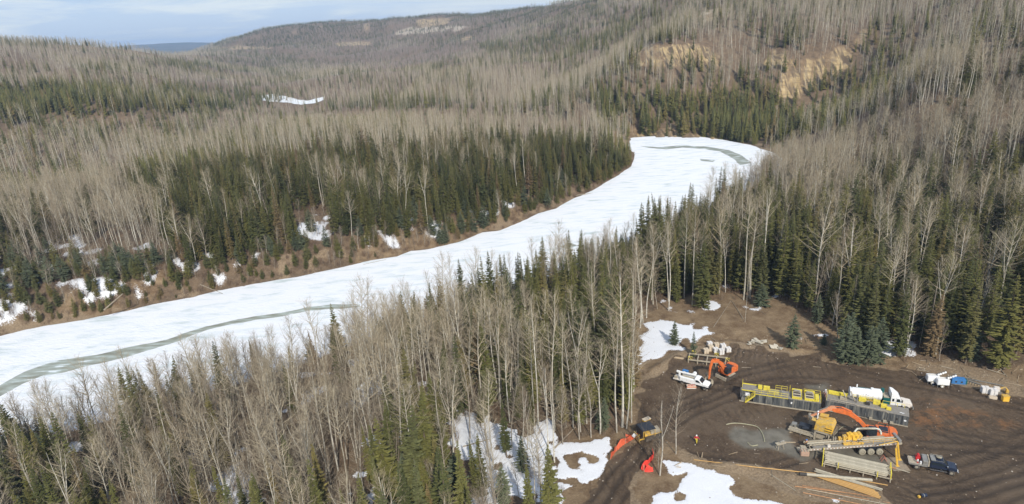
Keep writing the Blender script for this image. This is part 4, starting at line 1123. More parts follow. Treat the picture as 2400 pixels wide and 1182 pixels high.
def bucket(t, x, z, rot, k=1.0, wd=1.2, y=0.0, m=None):
    pr = [(0.1, 0.35), (-.15, .3), (-.5, -.1), (-.62, -.6), (-.35, -1.05), (.15, -1.2), (.62, -1.02)]
    o = pr + [(p[0] * .93 + .02, p[1] * .93 - .0) for p in reversed(pr)]
    c, s = math.cos(rot), math.sin(rot)
    R_ = lambda p: (x + (p[0] * c - p[1] * s) * k, z + (p[0] * s + p[1] * c) * k)
    b = part(MB().prism([R_(p) for p in o], y - wd / 2, y + wd / 2), 'bucket', m or MUDDY, t)
    sd = MB()
    for q in (-wd / 2, wd / 2): sd.prism([R_(p) for p in pr], y + q - .025, y + q + .025)
    part(sd, 'bucket_sides', m or MUDDY, b)
    te = MB()
    for i in range(5):
        yy = y - wd / 2 + wd * (i + .5) / 5; te.prism([R_(p) for p in ((.58, -1.06), (.62, -.98), (.85, -.98))], yy - .06, yy + .06)
    part(te, 'bucket_teeth', STEEL, b)
    return b
# large excavator working over the mud unit
a = W(2052, 1034); b = W(1905, 1008); rz, _ = axis(a, b)
boom = [(.75, 1.75), (1.05, 1.5), (2.35, 2.3), (3.7, 3.75), (4.8, 4.35), (7.25, 4.6), (7.55, 4.85), (7.35, 5.25), (5.6, 5.35), (4.2, 4.98), (2.9, 4.05)]
stick = [(6.8, 5.35), (7.1, 5.75), (7.8, 5.62), (8.3, 5.2), (11.0, 2.95), (10.85, 2.65), (10.6, 2.72), (8.1, 4.55), (7.45, 4.75)]
t, yc = excavator('large orange excavator reaching its raised boom over the yellow mud unit', a, rz, 1.08, boom, stick, None, 0, faded=True)
part(MB().tube([(1.6, yc + .34, 1.6), (3.2, yc + .34, 3.4)], .11, 10).tube([(1.6, yc - .34, 1.6), (3.2, yc - .34, 3.4)], .11, 10), 'boom_cylinder', BLACKP, t)
part(MB().tube([(4.3, yc, 5.2), (6.0, yc, 5.75)], .12, 10).tube([(6.0, yc, 5.75), (6.95, yc, 5.7)], .07, 8), 'stick_cylinder', ORANGE, t)
part(MB().tube([(8.2, yc, 5.35), (9.7, yc, 4.2)], .1, 10).tube([(9.7, yc, 4.2), (10.5, yc, 3.3)], .05, 8), 'bucket_cylinder', STEEL, t)
bucket(t, 10.9, 2.7, rad(-35), 1.1, 1.3, yc, MUDDY)
# small excavator with its bucket on the ground beside the white truck
a = W(1703, 882); b = W(1650, 911); rz, _ = axis(a, b)
boom = [(.7, 1.5), (1.0, 1.3), (2.0, 3.0), (3.3, 4.55), (4.9, 5.15), (5.25, 5.45), (5.0, 5.75), (3.3, 5.25), (1.5, 3.9)]
stick = [(4.55, 5.65), (5.0, 6.05), (5.55, 5.55), (5.95, 4.2), (6.05, 1.6), (5.75, 1.55), (5.45, 4.0), (4.95, 5.1)]
t, yc = excavator('smaller orange excavator with its muddy bucket resting beside the white service truck', a, rz, .92, boom, stick, None, 0, bw=.40)
part(MB().tube([(1.4, yc + .3, 1.4), (2.6, yc + .3, 3.2)], .1, 10).tube([(1.4, yc - .3, 1.4), (2.6, yc - .3, 3.2)], .1, 10), 'boom_cylinder', ORANGE, t)
part(MB().tube([(2.8, yc, 5.05), (4.6, yc, 5.9)], .1, 10), 'stick_cylinder', ORANGE, t)
bucket(t, 5.95, 1.45, rad(5), 1.05, 1.5, yc)
part(MB().obox((5.2, yc - 1.0, 1.5), (.12, .5, 1.6), 0, 0, .5), 'thumb', MUDDY, t)
part(MB().box(1.9, 2.15, -1.35, 1.35, .1, .85), 'dozer_blade', MUDDY, t, .03)
part(MB().xpoly([(-.6, 1.3), (1.4, 1.3), (1.4, 1.75), (-.6, 1.75)], 1.15, 1.28), 'side_step', MUDDY, t)

# ------------------------------------------------------------------ mud tanks
def stairs(parent, x0, z0, x1, z1, y0, y1):
    s = MB(); L = x1 - x0
    for y in (y0, y1): s.prism([(x0, z0), (x0 + .25, z0), (x1 + .05, z1 - .12), (x1, z1 + .1), (x0, z0 + .2)], y - .03, y + .03)
    o = part(s, 'stair_stringer', YEL, parent)
    for i in range(6):
        q = (i + .6) / 6.5
        part(MB().box(x0 + L * q - .1, x0 + L * q + .12, y0 + .03, y1 - .03, z0 + (z1 - z0) * q - .02, z0 + (z1 - z0) * q + .02), 'step', DECKM, o)
    railing(o, [(x0 + .1, y0, z0 + .15), (x1, y0, z1)], 1.0, .035, YEL, 2, 'stair_rail', .75)
a = W(1734, 940); b = W(1922, 968); rz, L1 = axis(a, b)
t = thing('mud_tank', 'black mud tank with two shale shakers and yellow stairs at its left end', 'mud tank', sgp(a), rz)
H1 = 2.05; D1 = 2.75
part(MB().box(2.5, L1 - .02, .02, D1, .18, H1), 'tank_body', TANKM, t, .02)
rb = MB()
for i in range(12): rb.box(3.2 + i * .96, 3.26 + i * .96, -.03, .018, .2, H1 - .05)
part(rb, 'wall_ribs', TANKM, t)
part(MB().box(-.1, L1 + .25, -.12, .12, 0, .17).box(-.1, L1 + .25, D1 - .25, D1, 0, .17), 'skid', MUDDY, t)
part(MB().box(2.45, L1, -.02, D1 + .03, H1 + .003, H1 + .07), 'deck_plate', DECKM, t)
part(MB().box(.25, 2.47, .5, D1, .18, 2.35), 'pump_enclosure', TANKM, t, .02)
part(MB().box(.2, 3.3, .45, D1 + .03, 2.36, 2.43), 'upper_deck_plate', DECKM, t)
part(MB().box(.95, 1.75, .45, .495, 1.15, 1.85), 'control_panel', WHITE, t)
part(MB().box(0, .2, .9, 1.7, .4, 2.2), 'end_cabinet', WHITE_D, t, .02)
part(MB().box(.25, 1.1, -.1, .4, .2, .75).tube([(.4, .1, .7), (.5, .2, 1.3), (1.0, .3, 1.5)], .06, 6), 'transfer_pump', STEEL, t)
stairs(t, .95, .1, 2.75, 2.0, -.45, .0 - .06)
railing(t, [(.25, .5, 2.43), (.25, D1, 2.43), ], 1.1, .035, YEL, 3)
part(MB().box(.25, 3.3, D1 - .02, D1 + .08, 2.43, 2.62), 'toe_board', YEL, t); part(MB().box(.2, 2.6, .40, .447, 2.3, 2.5), 'toe_board', YEL, t)
railing(t, [(2.6, 0, H1 + .07), (8.7, 0, H1 + .07)], 1.0, .038)
part(MB().box(2.6, 8.8, -.06, -.022, H1 - .02, H1 + .12), 'toe_board', YEL, t)
railing(t, [(6.5, D1, H1 + .07), (8.6, D1, H1 + .07)], 1.0)
railing(t, [(11.6, D1, H1 + .07), (L1 - .1, D1, H1 + .07), (L1 - .1, .1, H1 + .07)], 1.05)
railing(t, [(9.1, D1 - .3, H1 + .07), (9.1, D1 + .1, H1 + .5)], 1.0)
for x in (9.5, 11.75):
    sx_ = part(MB().prism([(x, 0), (x + 1.75, 0), (x + 1.75, .5), (x, .5)], .25, .33), 'shaker_frame', YEL, t)
    sx_.location = (0, 0, H1 + .08)
    part(MB().box(x, x + .09, .33, 2.3, 0, .6).box(x + 1.66, x + 1.75, .33, 2.3, 0, .6).box(x - .05, x + 1.8, 2.3, 2.6, .25, .95), 'shaker_side', YEL, sx_)
    sc = MB(); sc.obox((x + .87, 1.3, .52), (1.5, 1.9, .06), 0, 0, .16); part(sc, 'shaker_screen', MUDDY, sx_)
    for q in (.7, 1.45): part(MB().obox((x + .87, q + .1, .62 + (q - 1.3) * .16), (1.2, .3, .07), 0, 0, .16), 'screen_opening', PIPE_DK, sx_)
    part(cyl((x + .3, 1.9, .95), (x + 1.4, 1.9, .95), .16, 10), 'shaker_motor', STEEL, sx_)
part(MB().box(13.6, 14.3, .3, 2.2, H1 + .08, H1 + .75), 'end_frame', YEL, t, .03)
part(MB().tube([(13.2, .2, H1 + .2), (14.0, .15, H1 + .3), (14.3, .4, H1 + .3)], .09, 8), 'flow_pipe', YEL, t)
part(MB().box(4.2, 5.4, 1.9, 2.5, H1 + .08, H1 + .85).box(3.2, 4.0, 1.6, 2.4, H1 + .3, H1 + .95), 'agitator_guard', YEL, t, .03)
cg = MB()
for i in range(9): cg.tube([(5.3 + i * .22, .5, H1 + .1), (5.3 + i * .22, .5, H1 + .9), (5.3 + i * .22, 1.2, H1 + .9)], .025, 4)
cg.tube([(5.3, .5, H1 + .9), (7.1, .5, H1 + .9)], .04, 4).tube([(5.3, 1.2, H1 + .9), (7.1, 1.2, H1 + .9)], .04, 4).tube([(5.3, .5, H1 + .5), (7.1, .5, H1 + .5)], .04, 4)
part(cg, 'hatch_cage', YEL, t)
part(MB().box(7.4, 8.1, 1.1, 1.6, H1 + .08, H1 + .4).tube([(7.6, 1.3, H1 + .3), (7.6, 1.3, H1 + .8), (8.1, 1.3, H1 + .8)], .1, 8), 'agitator_motor', STEEL, t)
part(MB().tube([(5.9, -.25, .12), (11.4, -.2, .12)], .07, 6), 'suction_pipe', MUDDY, t)
part(MB().box(9.35, 9.6, -.035, -.032, 1.05, 1.5), 'white_patch', WHITE, t)

a2 = W(1932, 961); b2 = W(2127, 1001); rz2, L2 = axis(a2, b2)
t = thing('mud_tank', 'long black mud tank in front of the white tanker truck', 'mud tank', sgp(a2), rz2)
H2 = 2.15; D2 = 2.9
part(MB().box(.05, L2, .02, D2, .15, H2), 'tank_body', TANKM, t, .02)
rb = MB()
for i in range(14): rb.box(.6 + i * .95, .66 + i * .95, -.03, .018, .18, H2 - .05)
part(rb, 'wall_ribs', TANKM, t)
part(MB().box(0, L2 + .05, -.12, .1, 0, .14), 'skid', MUDDY, t)
part(MB().box(.05, L2, -.02, D2 + .02, H2 + .003, H2 + .06), 'deck_plate', DECKM, t)
hd = MB().tube([(.6, .12, H2 + .35), (4.8, .12, H2 + .35), (5.4, .1, H2 + .2), (10.2, .1, H2 + .2), (10.6, -.05, H2 - .1)], .07, 6)
for x in (.8, 2.2, 3.6, 5.6, 7.2, 8.8): hd.tube([(x, .12, H2), (x, .12, H2 + .35)], .05, 5)
part(hd, 'header_pipe', MUDDY, t)
railing(t, [(.15, .1, H2 + .06), (.15, D2 - .4, H2 + .06)], 1.1)
part(MB().obox((2.0, D2 - .2, H2 + .45), (3.4, .5, .7)), 'trough', YEL, t, .05)
for x, y, sx1, sy1, h in ((2.4, 1.2, 1.2, .8, .45), (5.6, 2.0, 1.3, .6, .7), (8.0, 1.9, 1.2, .7, .75), (9.3, 1.2, 1.0, .7, .6), (10.2, .8, .8, .5, .45)):
    part(MB().box(x, x + sx1, y, y + sy1, H2 + .06, H2 + h).tube([(x, y, H2 + h + .05), (x + sx1, y, H2 + h + .05), (x + sx1, y + sy1, H2 + h + .05), (x, y + sy1, H2 + h + .05)], .05, 4), 'agitator_guard', MUDDY if x < 3 else YEL, t, .02)
railing(t, [(4.6, D2 - .1, H2 + .06), (8.4, D2 - .1, H2 + .06)], .8, .045)
railing(t, [(9.6, D2 - .15, H2 + .06), (13.2, D2 - .15, H2 + .06)], .7, .04, YEL, 0)
for x in (6.9, 7.3): part(cyl((x, 1.1, H2 + .3), (x, 1.7, H2 + .3), .22, 12), 'mixing_motor', PIPE_DK, t)
for x in (3.6, 5.0): part(MB().tube([(x, 1.6, H2 + .05), (x - .25, 1.5, H2 + .7), (x - .9, 1.9, H2 + 1.9)], .11, 6), 'lifting_arm', MUDDY, t)
part(MB().obox((4.25, 1.5, H2 + .8), (1.5, .25, .3), .2, .5), 'lifting_arm', STEEL, t)
part(MB().tube([(5.3, 1.3, H2 + .05), (5.3, 1.3, H2 + 1.5)], .11, 8).obox((5.3, 1.3, H2 + 1.6), (.35, .35, .3)), 'stand_pipe', STEEL, t)
for x in (7.6, 9.9, 11.0): part(MB().box(x, x + .55, -.42, -.04, .12, .55), 'outlet_box', MUDDY, t, .02)
for x in (6.9, 10.5): part(cyl((x, -.08, .15), (x, -.08, 1.1), .05, 6), 'drain_pipe', STEEL, t)
part(MB().box(11.9, 12.2, -.04, -.034, 1.0, 1.4), 'dark_hatch', PIPE_DK, t); part(MB().box(13.15, 13.55, -.04, -.034, 1.05, 1.35), 'white_patch', WHITE, t)
for x, y in ((12.6, .9), (12.95, .8)): part(MB().obox((x, y, H2 + .066), (.4, .16, .01), .3), 'paint_mark', WHITE, t)

# ------------------------------------------------------------------ white and green tanker truck
a = W(1990, 951); b = W(2138, 968); rz, LT = axis(a, b)
a = a + np.array([-math.sin(rz), math.cos(rz), 0]) * .2
t = thing('tanker_truck', 'white and green vacuum tanker truck parked behind the long mud tank', 'truck', sgp(a), rz)
y0 = 0.0; yc = 1.25
part(MB().box(.2, 10.2, yc - .45, yc + .45, .75, 1.05), 'chassis', BLACKP, t)
prof = [(0.0, .25), (.12, .75), (.3, 1.0), (5.3, 1.0), (5.55, .75), (5.65, .25)]
tk = MB().tube([(.25, yc, 2.25), (.35, yc, 2.25), (.55, yc, 2.25), (5.35, yc, 2.25), (5.6, yc, 2.25), (5.7, yc, 2.25)], [.5, .92, 1.02, 1.02, .85, .4], 28)
tk = part(tk, 'tank_vessel', WHITE, t, smooth=False)
for x in (1.2, 2.75, 4.0, 5.0):
    part(MB().tube([(x - .04, yc, 2.25), (x + .04, yc, 2.25)], [1.05, 1.05], 28), 'tank_band', WHITE_D, tk)
part(MB().tube([(.02, yc, 2.25), (.24, yc, 2.25)], [1.05, 1.08], 24), 'rear_door', WHITE, tk)
part(MB().box(1.25, 1.42, yc + .5, yc + .7, 3.2, 3.75), 'vent_pipe', WHITE, tk)
part(cyl((3.9, yc, 3.2), (3.9, yc, 3.6), .28, 14), 'manhole', WHITE, tk)
part(MB().box(4.1, 5.4, yc - .2, yc + .35, 3.2, 3.42), 'walkway', WHITE, tk, .02)
part(MB().box(1.5, 3.8, yc + .55, yc + .8, 2.98, 3.1), 'green_stripe', GREEN, tk)
fc = bpy.data.curves.new('lettering', 'FONT'); fc.body = 'F.L. Plus'; fc.size = .42; fc.extrude = .004; fc.resolution_u = 2
LET = mat('dark_lettering', (0.10, 0.11, 0.2), .5)
fm = bpy.data.meshes.new_from_object(bpy.data.objects.new('lettering', fc)); fm.materials.clear(); fm.materials.append(LET)
fo = bpy.data.objects.new('lettering', fm); COL.objects.link(fo); fo.parent = tk
fo.location = (1.95, yc - 1.00, 2.42); fo.rotation_euler = (rad(80), 0, 0)
part(MB().tube([(.6, yc - 1.0, 1.35), (4.2, yc - 1.05, 1.3)], .13, 8).tube([(.6, yc - .9, 1.0), (5.2, yc - .9, 1.0)], .1, 8), 'hose', YELM, t)
part(MB().box(5.75, 6.9, .05, 2.45, .9, 2.35), 'equipment_cabinet', GREEN, t, .04)
part(MB().box(5.85, 6.8, .3, 2.2, 2.36, 2.5), 'cabinet_lid', MUDDY, t, .03)
part(cyl((5.9, 2.1, 1.4), (5.9, 2.1, 3.3), .3, 14), 'blower_tower', GREEN, t)
cabp = [(7.0, 1.0), (8.9, 1.0), (8.95, 1.75), (8.6, 2.65), (8.2, 3.0), (7.5, 3.55), (7.0, 3.65)]
cb = part(MB().prism(cabp, .1, 2.4), 'cab', WHITE, t, .05)
part(MB().prism([(8.98, 1.8), (8.66, 2.6), (8.63, 2.58), (8.94, 1.8)], .2, 2.3), 'windscreen', GLASS, cb)
part(MB().prism([(8.0, 1.8), (8.75, 1.8), (8.5, 2.45), (8.05, 2.45)], .085, .097), 'door_window', GLASS, cb)
part(MB().prism([(7.25, 1.85), (7.6, 1.85), (7.6, 2.45), (7.25, 2.45)], .085, .097), 'sleeper_window', GLASS, cb)
part(MB().box(7.9, 7.93, .07, .09, 1.1, 2.6), 'door_seam', BLACKP, cb)
hoodp = [(8.97, 1.0), (10.75, .85), (10.8, 1.45), (10.5, 1.6), (8.97, 1.85)]
hd_ = part(MB().prism(hoodp, .3, 2.2), 'hood', WHITE_D, t, .06)
part(MB().box(10.81, 10.84, .7, 1.8, .8, 1.5), 'grille', STEEL, hd_)
for y in (.25, 1.95): part(MB().box(9.2, 10.5, y, y + .35, .75, 1.15), 'fender', WHITE_D, t, .05)
part(MB().box(10.85, 11.05, .1, 2.4, .45, .85), 'bumper', STEEL, t, .03)
for y in (.45, 2.05): part(cyl((10.70, y, 1.1), (10.83, y, 1.1), .11, 10), 'headlight', CHROME, t)
for y in (0.2, 2.3): part(cyl((6.96, y, 1.0), (6.96, y, 3.7), .08, 8), 'exhaust_stack', CHROME, t)
for y in (-.15, 2.6): part(MB().box(8.9, 9.0, y, y + .2, 1.9, 2.4), 'mirror', BLACKP, t)
part(MB().box(7.9, 8.7, -.02, .1, .5, .9).box(7.3, 7.8, .02, .4, .55, 1.0), 'step_and_fuel_tank', STEEL, t, .02)
for x in (1.0, 2.3, 3.6, 9.8):
    for y in (.28, 2.22): wheel(t, x, y, .52, .52, .32 if x > 9 else .5)

# ------------------------------------------------------------------ pickups
def pickup(label, a, b, cabcol, crew, nm='pickup_truck'):
    rz, L = axis(a, b); t = thing(nm, label, 'truck', sgp(a), rz); return t
a = W(1582, 897); b = W(1648, 915)
rz, _ = axis(a, b); t = thing('service_truck', 'white service truck with a utility box and folded crane, beside the smaller excavator', 'truck', sgp(a), rz); LB = 7.2
part(MB().box(-.4, 6.2, .55, 1.65, .55, .8), 'chassis', BLACKP, t)
ub = part(MB().box(1.0, 4.05, .0, .5, .75, 1.75).box(1.0, 4.05, 1.7, 2.2, .75, 1.75).box(1.0, 4.05, .5, 1.7, .75, .95), 'utility_box', WHITE, t, .03)
for x in (1.05, 2.05, 3.05): part(MB().box(x + .02, x + .93, -.022, -.004, 1.0, 1.68), 'box_door', WHITE, ub)
for x in (1.5, 2.5, 3.4): part(MB().box(x, x + .1, -.035, -.024, 1.3, 1.38), 'latch', STEEL, ub)
part(MB().box(1.0, 4.0, .52, 1.68, .96, 1.35), 'tools_in_bed', MUDDY, ub)
part(MB().box(-.5, .98, .1, 2.1, .7, .95), 'rear_deck', WHITE_D, t, .03)
part(MB().box(-.3, .3, .2, .7, .95, 1.5), 'vice_bench', MUDDY, t, .03)
part(MB().obox((.55, 1.1, 1.55), (.35, .35, 1.3)).obox((2.2, 1.15, 2.3), (3.9, .28, .3), 0.03, -.02).obox((.25, 1.1, 2.25), (.7, .4, .4)), 'crane', WHITE, t, .04)
cbp = [(4.1, .75), (5.75, .75), (5.75, 1.35), (5.05, 2.02), (4.1, 2.05)]
cb = part(MB().prism(cbp, .12, 2.08), 'cab', WHITE, t, .06)
part(MB().prism([(5.79, 1.4), (5.12, 2.0), (5.08, 1.97), (5.72, 1.38)], .3, 1.9), 'windscreen', GLASS, cb)
part(MB().prism([(4.4, 1.35), (5.45, 1.35), (5.0, 1.85), (4.4, 1.88)], .1, .118), 'door_window', GLASS, cb)
part(MB().prism([(5.77, .7), (7.1, .7), (7.15, 1.1), (6.95, 1.25), (5.77, 1.38)], .15, 2.05), 'hood', WHITE, t, .07)
part(MB().box(7.14, 7.3, .15, 2.05, .5, .8), 'bumper', BLACKP, t, .03); part(MB().box(7.155, 7.18, .5, 1.7, .82, 1.1), 'grille', BLACKP, t)
for y in (.2, 1.75): part(MB().box(7.1, 7.18, y, y + .25, .9, 1.08), 'headlight', CHROME, t)
for x in (1.5, 6.35):
    for y in (.12, 2.08): wheel(t, x, y, .42, .42, .28)
    part(MB().prism([(x + .55 * math.cos(q), .42 + .5 * math.sin(q)) for q in np.linspace(0, math.pi, 9)], -.01, .05), 'wheel_arch', BLACKP, t)
TR1 = t
def on(t_, p):       # local -> world
    c, s = math.cos(t_.rotation_euler[2]), math.sin(t_.rotation_euler[2]); return (t_.location[0] + p[0] * c - p[1] * s, t_.location[1] + p[0] * s + p[1] * c, t_.location[2] + p[2])
q = thing('welder', 'blue welding machine standing on the service truck behind the crane', 'welder', on(t, (1.5, 1.95, 1.76)), t.rotation_euler[2])
part(MB().box(-.6, .6, -.3, .3, .05, .75), 'housing', BLUE, q, .04); part(MB().box(-.3, .1, -.305, -.302, .3, .55), 'panel', WHITE, q); part(MB().tube([(-.3, 0, .74), (-.3, 0, 1.0)], .04, 6), 'exhaust_pipe', STEEL, q)
q = thing('hose_reel', 'white hose reel on top of the service truck just behind its cab', 'hose reel', on(t, (3.5, 1.95, 1.76)), t.rotation_euler[2])
part(cyl((0, -.32, .4), (0, .32, .4), .4, 18), 'drum', WHITE, q); part(cyl((0, -.34, .4), (0, .34, .4), .14, 10), 'hub', PIPE_DK, q); part(MB().box(-.3, .3, -.3, .3, 0, .08), 'base', STEEL, q)

a = W(2141, 1099); b = W(2212, 1112)
rz, _ = axis(a, b); t = thing('pickup_truck', 'dark navy crew cab flatbed pickup with a spare wheel on its roof', 'truck', sgp(a), rz)
part(MB().box(-.6, 5.7, .5, 1.6, .55, .8), 'chassis', BLACKP, t)
fb = part(MB().box(-.7, 1.9, 0, 2.15, .85, 1.0), 'flatbed', MUDDY, t, .02)
part(MB().box(-.7, 1.9, -.03, 0, .8, 1.08), 'side_rail', STEEL, fb); part(MB().box(-.75, -.7, .1, 2.05, .8, .95), 'tail_board', WHITE_D, fb)
part(MB().box(1.95, 2.15, .05, 2.1, .85, 1.95), 'headache_rack', MUDDY, t, .02)
part(MB().box(1.15, 1.93, .03, 2.12, 1.0, 1.85), 'tool_chest', STEEL, t, .04)
cbp = [(2.2, .75), (4.7, .75), (4.75, 1.4), (4.15, 1.98), (2.3, 2.0)]
cb = part(MB().prism(cbp, .1, 2.05), 'cab', NAVY, t, .07)
part(MB().prism([(4.79, 1.42), (4.2, 1.97), (4.16, 1.95), (4.73, 1.4)], .3, 1.85), 'windscreen', GLASS, cb)
part(MB().prism([(2.45, 1.4), (3.25, 1.4), (3.25, 1.84), (2.5, 1.84)], .08, .097), 'rear_window', GLASS, cb); part(MB().prism([(3.35, 1.4), (4.4, 1.4), (4.0, 1.84), (3.35, 1.84)], .08, .097), 'door_window', GLASS, cb)
part(MB().prism([(4.77, .7), (6.1, .72), (6.15, 1.15), (5.95, 1.28), (4.77, 1.42)], .12, 2.03), 'hood', NAVY, t, .08)
part(MB().box(6.14, 6.32, .1, 2.05, .45, .78), 'bumper', CHROME, t, .03); part(MB().box(6.155, 6.19, .45, 1.7, .82, 1.12), 'grille', BLACKP, t)
for y in (.13, 1.72): part(MB().box(6.1, 6.18, y, y + .28, .88, 1.12), 'headlight', WHITE, t)
part(MB().box(4.55, 4.75, -.15, .08, 1.4, 1.62), 'mirror', CHROME, t)
part(MB().box(2.3, 4.7, -.12, .08, .5, .6), 'running_board', CHROME, t)
part(MB().box(2.3, 3.0, .3, 1.9, 2.02, 2.12).tube([(2.4, .2, 2.05), (2.4, .2, 2.2), (4.1, .2, 2.2), (4.1, 1.95, 2.2), (2.4, 1.95, 2.2)], .03, 5), 'roof_rack', STEEL, t)
for x in (.4, 5.35):
    for y in (.1, 2.05): wheel(t, x, y, .45, .45, .3, TYRE if x > 3 else TYRE)
q = thing('spare_wheel', 'muddy spare wheel lying on the roof of the dark pickup', 'wheel', on(t, (3.5, 1.3, 2.32)), t.rotation_euler[2])
wheel(q, 0, 0, 0, .45, .28, TYRE_M, HUB, 'wheel', tilt=(rad(75), 0, 0))
q = thing('fuel_pump', 'red fuel pump skid on the bed of the dark pickup', 'pump', on(t, (.65, 1.55, 1.0)), t.rotation_euler[2])
part(MB().box(-.35, .35, -.4, .4, .05, .6), 'body', RED, q, .04); part(cyl((0, -.3, .8), (0, .3, .8), .22, 12), 'reel', RED, q); part(MB().box(-.4, .4, -.45, .45, 0, .06), 'base', STEEL, q)
q = thing('jerry_can', 'white canister standing on the bed next to the tool chest', 'canister', on(t, (.95, .35, 1.0)), t.rotation_euler[2])
part(MB().tube([(0, 0, 0), (0, 0, .45), (0, 0, .52)], [.16, .16, .06], 14), 'can', WHITE, q)
q = thing('fire_extinguisher', 'red and white extinguisher on the bed of the dark pickup', 'extinguisher', on(t, (.5, .5, 1.0)), t.rotation_euler[2])
part(MB().tube([(0, 0, 0), (0, 0, .3)], .11, 12), 'base', RED, q); part(MB().tube([(0, 0, .3), (0, 0, .62), (0, 0, .7)], [.11, .11, .05], 12), 'cylinder', WHITE, q)

# ------------------------------------------------------------------ drill rig trailer
a = W(1893, 1068); b = W(2110, 1066); rz, LR = axis(a, b)
t = thing('drill_rig', 'long muddy directional drill rig trailer with three wheels and yellow rear legs', 'drill rig', sgp(a), rz)
def fz(x): return .95 + (x / LR) * 1.15
def beam(x0, x1, y0, y1, dz, h): return MB().prism([(x0, fz(x0) + dz), (x1, fz(x1) + dz), (x1, fz(x1) + dz + h), (x0, fz(x0) + dz + h)], y0, y1)
fr = part(beam(0, LR, .0, .16, 0, .34), 'side_beam', MUDDY, t)
part(beam(0, LR, 2.2, 2.36, 0, .34), 'side_beam', MUDDY, t)
cr = MB()
for i in range(16):
    x = LR * (i + .5) / 16; cr.box(x - .06, x + .06, .16, 2.2, fz(x) + .05, fz(x) + .25)
part(cr, 'cross_member', MUDDY, t)
part(beam(.5, LR - .4, .9, 1.05, .34, .22), 'drill_rack', MUDDY, t); part(beam(.5, LR - .4, 1.45, 1.6, .34, .22), 'drill_rack', MUDDY, t)
part(MB().tube([(.2, 1.25, fz(0) + .62), (LR - .8, 1.25, fz(LR) + .6)], .09, 8), 'drill_string', PIPE, t)
sp_ = MB()
for i in range(26):
    x = .4 + i * (LR - 1.2) / 26; sp_.box(x, x + .2, -.006, -.003, fz(x) + .12, fz(x) + .24)
part(sp_, 'white_reflectors', WHITE, fr)
sp_ = MB()
for i in range(26):
    x = .62 + i * (LR - 1.2) / 26; sp_.box(x, x + .2, -.006, -.003, fz(x) + .13, fz(x) + .24)
part(sp_, 'red_reflectors', mat('dull_red', (.28, .10, .09), .6, dirt=.3), fr)
part(beam(.9, LR - 1.2, .17, .75, .345, .03), 'walkway', DECKM, t)
railing(t, [(1.2, .2, fz(1.2) + .37), (7.4, .2, fz(7.4) + .37)], .8, .03, MUDDY, 0, post=2.2)
railing(t, [(9.0, .2, fz(9) + .37), (LR - 1.0, .2, fz(LR - 1) + .37)], .85, .035, YELM, 1, post=2)
for x in (9.15, 10.6, 12.05):
    for y in (.1, 2.2): wheel(t, x, y, .60, .60, .42, TYRE_M, TYRE_M)
part(MB().box(8.6, 12.6, .5, 1.9, .5, 1.3), 'axle_group', BLACKP, t)
eg = part(MB().box(6.0, 9.4, .3, .8, fz(6) + .36, fz(6) + .75), 'engine_base', YELM, t, .03)
for i, (x, y, h, s) in enumerate(((5.9, 1.7, 1.1, .28), (6.6, 1.5, 1.5, .35), (7.5, 1.7, 1.7, .45), (8.3, 1.6, 1.6, .5), (9.0, 1.8, 1.5, .5))):
    part(MB().box(x - s, x + s * .5, y - s, y + s, fz(x) + .4, fz(x) + h).tube([(x + s * .3, y - s, fz(x) + h - .2), (x + s * .3, y + s, fz(x) + h - .2)], s * .8, 12), 'power_unit', YELM if i in (0, 1, 4) else YELB, t, .03)
for x in (4.9, 5.25): part(MB().tube([(x, 1.9, fz(x) + .3), (x, 1.9, fz(x) + 1.1)], [.13, .1], 8), 'hydraulic_ram', MUDDY, t)
part(MB().tube([(7.2, .6, fz(7) + .5), (7.6, .5, fz(7) + 1.3), (8.3, .6, fz(7) + .9)], .05, 6).tube([(8.4, .6, fz(7) + .5), (8.8, .5, fz(7) + 1.4), (9.4, .7, fz(7) + .9)], .05, 6), 'hydraulic_hose', PIPE_DK, t)
hs = [(8.6, 2.5, 2.9), (9.2, 2.9, 3.35), (10.2, 3.0, 3.35), (12.3, 2.9, 3.35), (12.9, 2.8, 3.25), (13.15, 2.6, 2.85), (13.15, 2.4, 2.45)]
ho = part(MB().tube(hs, .17, 10), 'corrugated_hose', mat('pale_hose', (.50, .51, .43), .7, dirt=.3), t, smooth=False)
rg_ = MB()
for i in range(26):
    x = 9.3 + i * .118; rg_.tube([(x, 2.93, 3.35), (x + .05, 2.93, 3.35)], .2, 10)
part(rg_, 'hose_ribs', MUDDY, ho)
part(MB().obox((LR - .35, 1.2, fz(LR) + .35), (.5, 2.3, .9)), 'rear_frame', STEEL, t, .04)
inv = lambda p: np.array([(p[0] - a[0]) * math.cos(rz) + (p[1] - a[1]) * math.sin(rz), -(p[0] - a[0]) * math.sin(rz) + (p[1] - a[1]) * math.cos(rz), p[2] - a[2]])
for (tx1, ty1, h1, bx1, by1) in ((2100, 1051, 2.6, 2103, 1093), (2104, 1036, 3.1, 2108, 1078)):
    p = inv(W(tx1, ty1, h1)); q_ = inv(W(bx1, by1, 0.0)); lg = part(MB().tube([p, q_], .15, 4), 'leg', YELB, t); part(MB().box(q_[0] - .3, q_[0] + .3, q_[1] - .3, q_[1] + .3, 0, .08), 'foot_plate', YELM, lg)
p1 = inv(W(2100, 1051, 2.6)); p2 = inv(W(2104, 1036, 3.1)); part(MB().tube([(p1[0] - 2.5, p1[1] + .6, p1[2] + .25), p2 + [0, 0, .12], p1], .09, 6), 'leg_cross_bar', YELM, t)
part(MB().obox((-.2, 1.2, .45), (1.1, 1.6, .5), 0, .1).obox((-.9, 1.3, .35), (.9, 1.0, .35)), 'vice', MUDDY, t, .05)
